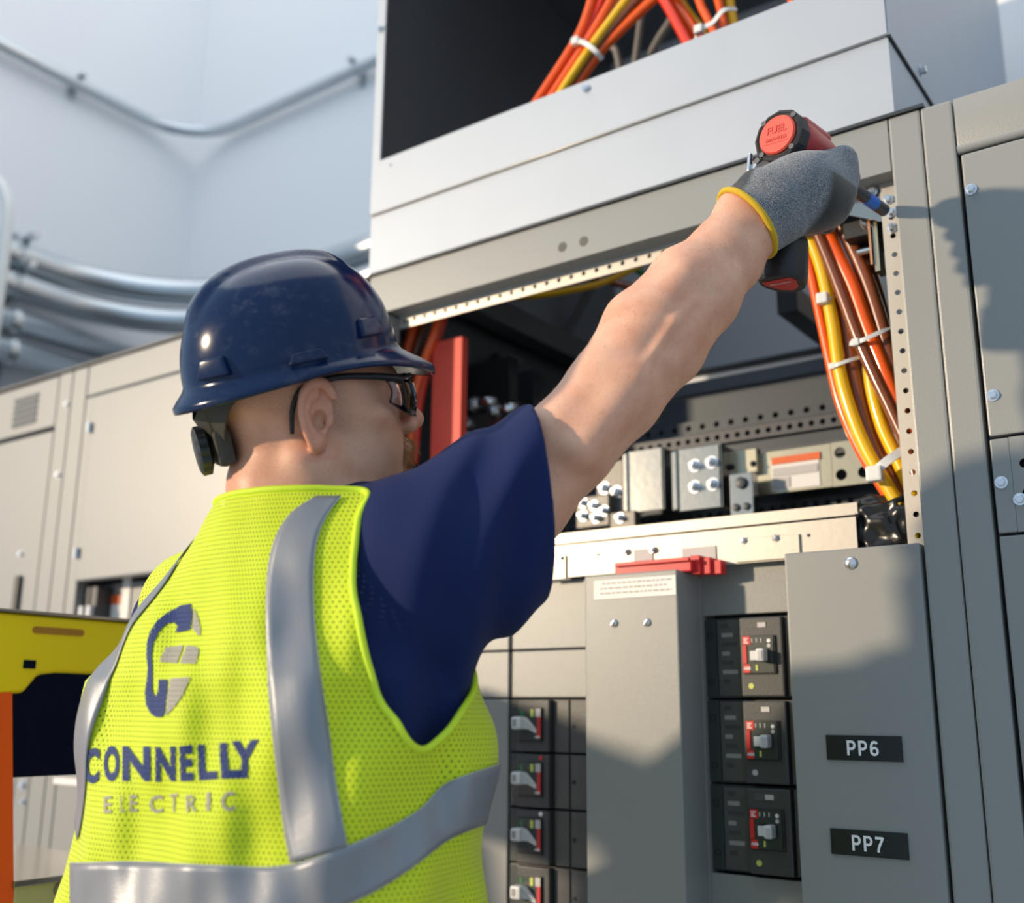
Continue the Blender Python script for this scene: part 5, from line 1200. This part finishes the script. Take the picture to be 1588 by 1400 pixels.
def lug(phi_d, th_d, w_, h_, d_, nm='slot_lug'):
    ph, th = math.radians(phi_d), math.radians(th_d); p = dome(ph, th); tx = (dome(ph + .02, th) - dome(ph - .02, th)).normalized(); tz = (dome(ph, th + .02) - dome(ph, th - .02)).normalized(); n = tx.cross(tz).normalized()
    if n.dot(p) < 0: n = -n
    M_ = Matrix(((tx.x, tz.x, n.x, p.x), (tx.y, tz.y, n.y, p.y), (tx.z, tz.z, n.z, p.z), (0, 0, 0, 1)))
    b_ = bmesh.new(); bmesh.ops.create_cube(b_, size=1)
    for v in b_.verts: v.co = (v.co.x * w_ * (1 if v.co.y < 0 else .72), v.co.y * h_, v.co.z * d_ * (1.0 if v.co.y < 0 else .7))
    bmesh.ops.bevel(b_, geom=b_.edges[:], offset=min(w_, h_, d_) * .25, segments=3, profile=.6, affect='EDGES')
    return MB().bm(b_, HT @ M_).build(nm, 'hat_navy', shell, smooth=True)
lug(-52, 8, .040, .020, .012); lug(-6, 4, .040, .011, .008); lug(34, 13, .034, .020, .012); lug(180 + 52, 8, .040, .020, .012); lug(186, 4, .040, .011, .008); lug(146, 13, .034, .020, .012)
# suspension: headband, nape strap, ratchet
def hl(x, y, z): return HT @ Vector((x, y, z))
def band(phi0, phi1, z0f, z1f, rx, ry, n=40, th=.0025, tuck=0.0):
    mb = MB(); vs_ = []
    for i in range(n + 1):
        ph = math.radians(phi0 + (phi1 - phi0) * i / n)
        for (k, zf) in ((0, z0f), (0, z1f), (th, z1f), (th, z0f)): vs_.append(hl((rx + k) * math.cos(ph), (ry + k) * math.sin(ph) - .012 + (tuck * max(0, -math.sin(ph)) ** 6 if zf is z0f else 0), zf(ph)))
    f2 = [(i * 4 + k, i * 4 + (k + 1) % 4, (i + 1) * 4 + (k + 1) % 4, (i + 1) * 4 + k) for i in range(n) for k in range(4)] + [(3, 2, 1, 0), (n * 4, n * 4 + 1, n * 4 + 2, n * 4 + 3)]
    return mb.add(vs_, f2)
band(0, 360, lambda p: -.012, lambda p: .020, .088, .102, 72).build('headband', 'black_plastic', hat, angle=50)
mat('strap_olive', (.05, .045, .035), .6, 0, .25, 300, .2, 40)
dip = lambda p: -.068 * max(0, -math.sin(p)) ** 6
band(180 + 42, 360 - 42, lambda p: -.016 + dip(p) * 1.0, lambda p: .016 + dip(p) * .75, .092, .110, 40, tuck=.022).build('nape_strap', 'strap_olive', hat, angle=50)
for xx in (-.03, .03): MB().tube([hl(xx, -.112, .02), hl(xx * 1.0, -.110, -.02), hl(xx * .7, -.104, -.058)], [.008, .008, .007], 8).build('nape_strap_tab', 'strap_olive', hat, smooth=True)
kc = Vector((0, -.104, -.068)); kb = MB(); kb.box(-.033, .033, -.112, -.094, -.088, -.048, .006, M=HT); ks = kb.build('ratchet_housing', 'strap_olive', hat)
kn_ = MB(); seg = 24; vs_ = []; fs_ = []
for j, (yy, rr) in enumerate(((0, .016), (-.004, .0265), (-.013, .0265), (-.0155, .022), (-.0155, 0))):
    for i in range(seg * 2): a = math.pi * i / seg; r2 = rr * (1.0 if (i % 4 < 2 or rr < .02) else .93); vs_.append(hl(kc.x + r2 * math.cos(a), kc.y - .010 + yy, kc.z + r2 * math.sin(a)))
n2 = seg * 2
for j in range(4):
    for i in range(n2): i2 = (i + 1) % n2; fs_.append((j * n2 + i, j * n2 + i2, (j + 1) * n2 + i2, (j + 1) * n2 + i))
kn_.add(vs_, fs_).build('ratchet_knob', 'black_plastic', hat, angle=35)

# ------------------------------------------------------------------ safety glasses
gl = thing('safety_glasses', H2W((0, .09, 0)), 'clear wraparound safety glasses with black temples on the worker', 'glasses')
for sx in (1, -1):
    P_ = [H2W((sx * x, y, z)) for x, y, z in ((.070, -.040, -.024), (.0735, -.036, .002), (.0765, -.022, .022), (.0795, .012, .027), (.078, .045, .024), (.074, .068, .020), (.068, .084, .016))]
    MB().tube(spline(P_, 6), [.0024 + .0016 * min(1, i / 30) for i in range(37)], 10).build('temple', 'black_plastic', gl, smooth=True)
def lens_mat():
    m = bpy.data.materials.new('clear_lens'); m.use_nodes = True; N, L = m.node_tree.nodes, m.node_tree.links; N.remove(N['Principled BSDF'])
    t = N.new('ShaderNodeBsdfTransparent'); t.inputs[0].default_value = (.86, .87, .90, 1); g = N.new('ShaderNodeBsdfGlossy'); g.inputs['Roughness'].default_value = .04; g.inputs['Color'].default_value = (.9, .93, 1, 1)
    fr = N.new('ShaderNodeFresnel'); fr.inputs[0].default_value = 1.42; x = N.new('ShaderNodeMixShader'); L.new(fr.outputs[0], x.inputs[0]); L.new(t.outputs[0], x.inputs[1]); L.new(g.outputs[0], x.inputs[2]); L.new(x.outputs[0], N['Material Output'].inputs[0]); MATS['clear_lens'] = m
lens_mat()
for sx in (1, -1):
    vs_, fs_ = [], []; na, nz = 22, 8
    for i in range(na + 1):
        a = i / na; ph = math.radians(4 + 78 * a); x, y = .074 * math.sin(ph), .058 + .052 * math.cos(ph)
        zt = .019 - .002 * a; zb_ = (-.026 + .020 * max(0, (a - .45) / .55) ** 1.5) if a > .12 else -.012 - .014 * a / .12
        for j in range(nz + 1): z = zb_ + (zt - zb_) * j / nz; vs_.append(H2W((sx * x, y + .004 * math.sin(math.pi * j / nz), z)))
    for i in range(na):
        for j in range(nz): k = i * (nz + 1) + j; fs_.append((k, k + 1, k + nz + 2, k + nz + 1))
    o = MB().add(vs_, fs_).build('lens', 'clear_lens', gl, smooth=True); so = o.modifiers.new('t', 'SOLIDIFY'); so.thickness = .0018
    edge = [vs_[i * (nz + 1) + nz] for i in range(na + 1)]; MB().tube(edge, .0020, 8).build('brow_bar', 'black_plastic', gl, smooth=True)
    edge = [vs_[i * (nz + 1)] for i in range(na + 1)]; MB().tube(edge, .0009, 6).build('lens_edge', 'clear_lens', gl, smooth=True)
MB().tube([H2W((-.006, .109, .010)), H2W((0, .112, .012)), H2W((.006, .109, .010))], .003, 8).build('bridge', 'black_plastic', gl, smooth=True)

# ------------------------------------------------------------------ cordless driver
CAPP = dep(1204, 208, 1.315); TIP = at(1372, 327, -.004)
dy_ = TIP - CAPP; DLEN = float(np.linalg.norm(dy_)); dy_ /= DLEN; BATW = dep(1222, 428, 1.315)
dz_ = CAPP - BATW; dz_ = dz_ - dy_ * (dz_ @ dy_); dz_ /= np.linalg.norm(dz_); dx_ = np.cross(dy_, dz_)
DM = Matrix(((dx_[0], dy_[0], dz_[0], CAPP[0]), (dx_[1], dy_[1], dz_[1], CAPP[1]), (dx_[2], dy_[2], dz_[2], CAPP[2]), (0, 0, 0, 1)))
def D2W(l): return np.array(DM @ Vector(l))
dr_ = thing('cordless_driver', D2W((0, .04, -.17)), 'red and black cordless impact driver held in the raised gloved hand', 'power tool')
mat('tool_red', (.40, .02, .028), .42, 0, .08, 200); mat('tool_cap_red', (.72, .085, .055), .45, 0, .1, 300, .1, 60); mat('bit_blue', (.02, .16, .62), .4); mat('bit_steel', (.085, .09, .10), .38, .6); mat('tool_grey', (.10, .10, .11), .5); mat('cap_relief', (.62, .06, .04), .5)
def lat(prof, n=36, m=None, nm='p', sx=1.0, sz=1.0, ang=35):
    mb = MB(); mb.lathe(Vector((0, 0, 0)), Vector((sx, 0, 0)), Vector((0, 0, sz)), Vector((0, 1, 0)), prof, n); mb.v = [tuple(DM @ Vector(v)) for v in mb.v]; return mb.build(nm, m, dr_, angle=ang)
rc = lat([(0, .004), (.0275, .004), (.030, .002), (.0335, .004), (.0345, .009), (.0345, .020), (.0325, .024), (.030, .024)], 12, 'black_rubber', 'rear_bumper', ang=25)
lat([(0, -.0005), (.0235, -.0005), (.0252, .0015), (.0252, .005)], 48, 'tool_cap_red', 'rear_cap')
for k in range(4):
    a = math.radians(45 + 90 * k); p = D2W((.0295 * math.cos(a), .0035, .0295 * math.sin(a))); MB().cyl(p, p - dy_ * .0022, .0035, n=12).build('case_screw', 'tool_grey', rc)
lat([(.030, .022), (.0322, .026), (.0325, .050), (.031, .085), (.027, .115), (.0225, .135), (.0, .1355)], 40, 'tool_red', 'motor_housing', ang=40)
mb = MB(); mb.box(-.020, .020, .03, .095, .018, .0335, .006, M=DM); mb.build('top_ridge', 'tool_red', dr_)
lat([(.0225, .131), (.0235, .137), (.021, .150), (.0125, .156), (.0105, .170), (0, .170)], 30, 'black_rubber', 'nose')
for txt, sz_, zz_ in (('FUEL', .0130, .006), ('BRUSHLESS', .0058, -.006)):
    me = text_mesh(txt, sz_, .0002, 3, .0004); me.transform(DM @ Matrix.Translation((0, -.0009, zz_)) @ Matrix.Rotation(math.pi / 2, 4, 'X')); link('cap_lettering', me, 'cap_relief', dr_)
MB().box(-.018, .018, -.0009, -.0004, -.0115, -.0108, M=DM).build('cap_rule', 'cap_relief', dr_)
lat([(0, .160), (.0080, .160), (.0080, .205), (.0086, .207), (.0086, .218), (0, .218)], 20, 'bit_steel', 'bit_shank'); lat([(0, .218), (.0089, .218), (.0089, .244), (0, .244)], 24, 'bit_blue', 'colour_band'); lat([(0, .244), (.0082, .244), (.0086, .247), (.0086, DLEN - .002), (.0070, DLEN), (0, DLEN)], 24, 'bit_steel', 'socket')
MB().tube([D2W((0, .045, -.022)), D2W((0, .043, -.06)), D2W((0, .040, -.10)), D2W((0, .038, -.128))], [.0205, .0195, .019, .0205], 20).build('grip', 'black_rubber', dr_, smooth=True)
def bat_ring(z, s, oy=0):
    out = []
    for i in range(40):
        a = 2 * math.pi * i / 40; c_, s2 = math.cos(a), math.sin(a); x = abs(c_) ** .8 * (1 if c_ > 0 else -1) * .0275; y = abs(s2) ** .8 * (1 if s2 > 0 else -1) * .031
        x *= (1 - .25 * max(0, y / .031)); out.append(D2W((x * s, .036 + oy + y * s, z)))
    return out
br = [bat_ring(-.122, .80), bat_ring(-.126, .95), bat_ring(-.135, 1.0), bat_ring(-.168, 1.04), bat_ring(-.178, 1.02), bat_ring(-.182, .94)]
vs_ = [p for r in br for p in r]; fs_ = [(j * 40 + i, j * 40 + (i + 1) % 40, (j + 1) * 40 + (i + 1) % 40, (j + 1) * 40 + i) for j in range(5) for i in range(40)] + [tuple(range(40))[::-1], tuple(range(200, 240))]
bt_ = MB().add(vs_, fs_).build('battery', 'black_plastic', dr_, angle=40)
lb_ = [D2W((x, y, -.1826)) for x, y in ((-.019, .018), (.019, .018), (.021, .030), (.012, .050), (0, .058), (-.012, .050), (-.021, .030))]
MB().add(lb_ + [p + dz_ * .001 for p in lb_], [tuple(range(7)), tuple(range(13, 6, -1))] + [(i, (i + 1) % 7, 7 + (i + 1) % 7, 7 + i) for i in range(7)]).build('battery_label', 'bright_red', bt_)
me = text_mesh('Milwaukee', .0068, .0001, 3); me.transform(DM @ Matrix.Translation((0, .029, -.1830)) @ Matrix.Rotation(math.pi, 4, 'X')); link('battery_lettering', me, 'tie_white', bt_)
ck = MB(); ck.box(-.041, -.036, .000, .006, -.038, -.014, .0015, M=DM); ck.box(-.040, -.028, .004, .010, -.036, -.028, .001, M=DM); ck.build('belt_clip', 'screw_steel', dr_)
p = D2W((-.027, .004, -.027)); MB().cyl(p, p - dy_ * .003, .004, n=12).build('case_screw', 'tool_grey', rc)
MB().box(-.006, .006, .064, .078, -.050, -.028, .003, M=DM).build('trigger', 'tool_red', dr_)

# ------------------------------------------------------------------ gloves
def d2(l): return D2W(l)
WRp = ARM[6]
KN = [(.046, .078, -.014), (.0485, .080, -.038), (.047, .075, -.062), (.042, .066, -.084)]
PI_ = [(.033, .118, -.020), (.026, .108, -.044), (.025, .100, -.068), (.022, .090, -.089)]
DI = [(.004, .124, -.024), (-.008, .106, -.047), (-.008, .098, -.070), (-.006, .088, -.090)]
FT = [(-.020, .108, -.027), (-.026, .084, -.049), (-.025, .078, -.071), (-.021, .070, -.090)]
def glove_sdf(p):
    d = ecap(p, ARM[6] - (ARM[7] - ARM[6]) * .10, ARM[7], np.cross(ARM[6] - ARM[5], FW), (.047, .045), (.039, .037), .3)
    w0 = ARM[7]
    for k in range(4):
        kn = d2(KN[k]); st = w0 + dz_ * (.020 - .013 * k) * .8
        d = smin(d, cone(p, st, kn, .030, .0165), .022)
    d = smin(d, ell(p, (d2(KN[1]) * .45 + w0 * .55) + dx_ * .006, (.034, .05, .040), np.stack([dx_, dy_, dz_], 1).astype(np.float32)), .03)
    for k in range(4):
        r = (.0125, .0130, .0125, .0112)[k]; f_ = smin(cone(p, d2(KN[k]), d2(PI_[k]), r * 1.18, r), smin(cone(p, d2(PI_[k]), d2(DI[k]), r, r * .95), cone(p, d2(DI[k]), d2(FT[k]), r * .95, r * .8), .003), .005)
        d = smin(d, f_, .005)
    d = smin(d, smin(cone(p, w0 + dz_ * .018 - dx_ * .012, d2((-.026, .022, -.030)), .022, .0145), cone(p, d2((-.026, .022, -.030)), d2((-.032, .060, -.034)), .0140, .0115), .006), .012)
    ax = (ARM[7] - ARM[5]); ax /= np.linalg.norm(ax)
    s = (p - nv(*CUFF)) @ nv(*CUFN); d = smax(d, -s, .003)
    ribs = .0006 * np.sin(s * 2 * math.pi / .0045) * np.clip(1 - np.abs(s - .025) / .03, 0, 1)
    wk = .0014 * np.sin(((p - nv(*w0)) @ nv(*(dy_ * .7 - dz_ * .7))) * 150) * np.clip(1 - np.linalg.norm(p - nv(*w0), axis=1) / .06, 0, 1)
    return d + ribs + wk
CUFF = dep(1160, 347, 1.262); CUFN = RT * .80 + UP * .60 + FW * .25; CUFN /= np.linalg.norm(CUFN)
def glove_material():
    m = mat('glove_knit', (.14, .155, .18), .85, spec=.2, sheen=.3); nt = m.node_tree; N, L = nt.nodes, nt.links; b = N['Principled BSDF']; tc = N.new('ShaderNodeTexCoord')
    mp = N.new('ShaderNodeMapping'); mp.inputs['Rotation'].default_value = (.3, .5, .6); L.new(tc.outputs['Object'], mp.inputs[0])
    n = N.new('ShaderNodeTexNoise'); n.inputs['Scale'].default_value = 900; n.inputs['Detail'].default_value = 2; L.new(mp.outputs[0], n.inputs['Vector'])
    wv = N.new('ShaderNodeTexWave'); wv.inputs['Scale'].default_value = 240; wv.inputs['Distortion'].default_value = 6.0; wv.inputs['Detail Scale'].default_value = 3; L.new(mp.outputs[0], wv.inputs['Vector'])
    mu = N.new('ShaderNodeMath'); mu.operation = 'MULTIPLY_ADD'; mu.inputs[1].default_value = .10; L.new(wv.outputs['Fac'], mu.inputs[0]); L.new(n.outputs['Fac'], mu.inputs[2])
    r = N.new('ShaderNodeMapRange'); r.inputs[1].default_value = .40; r.inputs[2].default_value = .80; L.new(mu.outputs[0], r.inputs[0])
    mx = N.new('ShaderNodeMix'); mx.data_type = 'RGBA'; mx.inputs['A'].default_value = (.045, .052, .068, 1); mx.inputs['B'].default_value = (.42, .43, .44, 1); L.new(r.outputs[0], mx.inputs['Factor'])
    at_ = N.new('ShaderNodeAttribute'); at_.attribute_name = 'coat'; m2 = N.new('ShaderNodeMix'); m2.data_type = 'RGBA'; L.new(at_.outputs['Fac'], m2.inputs['Factor']); L.new(mx.outputs['Result'], m2.inputs['A']); m2.inputs['B'].default_value = (.010, .011, .013, 1); L.new(m2.outputs['Result'], b.inputs['Base Color'])
    rr = N.new('ShaderNodeMapRange'); rr.inputs[3].default_value = .85; rr.inputs[4].default_value = .33; L.new(at_.outputs['Fac'], rr.inputs[0]); L.new(rr.outputs[0], b.inputs['Roughness'])
    bp = N.new('ShaderNodeBump'); bp.inputs['Strength'].default_value = .6; bp.inputs['Distance'].default_value = .0012; L.new(mu.outputs[0], bp.inputs['Height']); L.new(bp.outputs[0], b.inputs['Normal'])
glove_material()
c0 = (ARM[7] + d2(KN[1])) / 2
Vg, Fg = extract(glove_sdf, c0 - .13, c0 + .13, .0022)
lg = (Vg - CAPP.astype(np.float32)) @ np.stack([dx_, dy_, dz_], 1).astype(np.float32)
nrm = grad(glove_sdf, Vg); side = nrm @ dx_.astype(np.float32)
coat = np.clip((.012 - lg[:, 0]) / .006, 0, 1); coat = np.maximum(coat, np.clip((-.050 - lg[:, 2] - .20 * (lg[:, 0] - .03)) / .002, 0, 1) * np.clip((lg[:, 1] - .010) / .012, 0, 1))
glv = mesh_np('work_glove', Vg, Fg, 'glove_knit', person, {'coat': coat}); glv['label'] = 'grey knit work glove with yellow hem and black coated palm'
# yellow hem around the cuff
hv = []
u_ = np.cross(CUFN, FW); u_ /= np.linalg.norm(u_); v_ = np.cross(CUFN, u_); HC = CUFF + CUFN * .0015
for i in range(48):
    a = 2 * math.pi * i / 48; dd = u_ * math.cos(a) + v_ * math.sin(a); r = .01
    for _ in range(60):
        q = HC + dd * r + CUFN * .003; v = float(glove_sdf(q[None].astype(np.float32))[0])
        if v > -3e-4: break
        r += max(-v * .5, 4e-4)
    hv.append(HC + dd * r)
mat('hem_yellow', (.62, .40, .015), .7, 0, .4, 700)
MB().tube(hv, .0038, 10, closed=True).build('cuff_hem', 'hem_yellow', glv, smooth=True)
# left hand (relaxed, gloved)
def lglove(p):
    ax = np.array([.55, .83, .1]); ax /= np.linalg.norm(ax); sd = np.array([.8, -.5, .1]); sd -= ax * (sd @ ax); sd /= np.linalg.norm(sd); up = np.cross(sd, ax)
    d = cone(p, WR_L - ax * .05, WR_L, .036, .034); d = smin(d, ell(p, WR_L + ax * .05, (.042, .05, .018), np.stack([sd, ax, up], 1).astype(np.float32)), .02)
    for k in range(4):
        a = WR_L + ax * .085 + sd * (.030 - .02 * k); l = (.036, .042, .039, .030)[k]; b_ = a + ax * l - up * .006; c_ = b_ + ax * l * .5 - up * l * .55; e = c_ + ax * .004 - up * l * .5
        d = smin(d, np.minimum(np.minimum(cone(p, a, b_, .0115, .0105), cone(p, b_, c_, .0105, .010)), cone(p, c_, e, .010, .0085)), .004)
    a = WR_L + ax * .02 + sd * .035; d = smin(d, np.minimum(cone(p, a, a + ax * .035 + sd * .022, .015, .0125), cone(p, a + ax * .035 + sd * .022, a + ax * .065 + sd * .022 - up * .012, .0125, .010)), .008)
    return d
Vg, Fg = extract(lglove, WR_L - .14, WR_L + .20, .0045); mesh_np('work_glove', Vg, Fg, 'glove_knit', person, {'coat': np.zeros(len(Vg))})
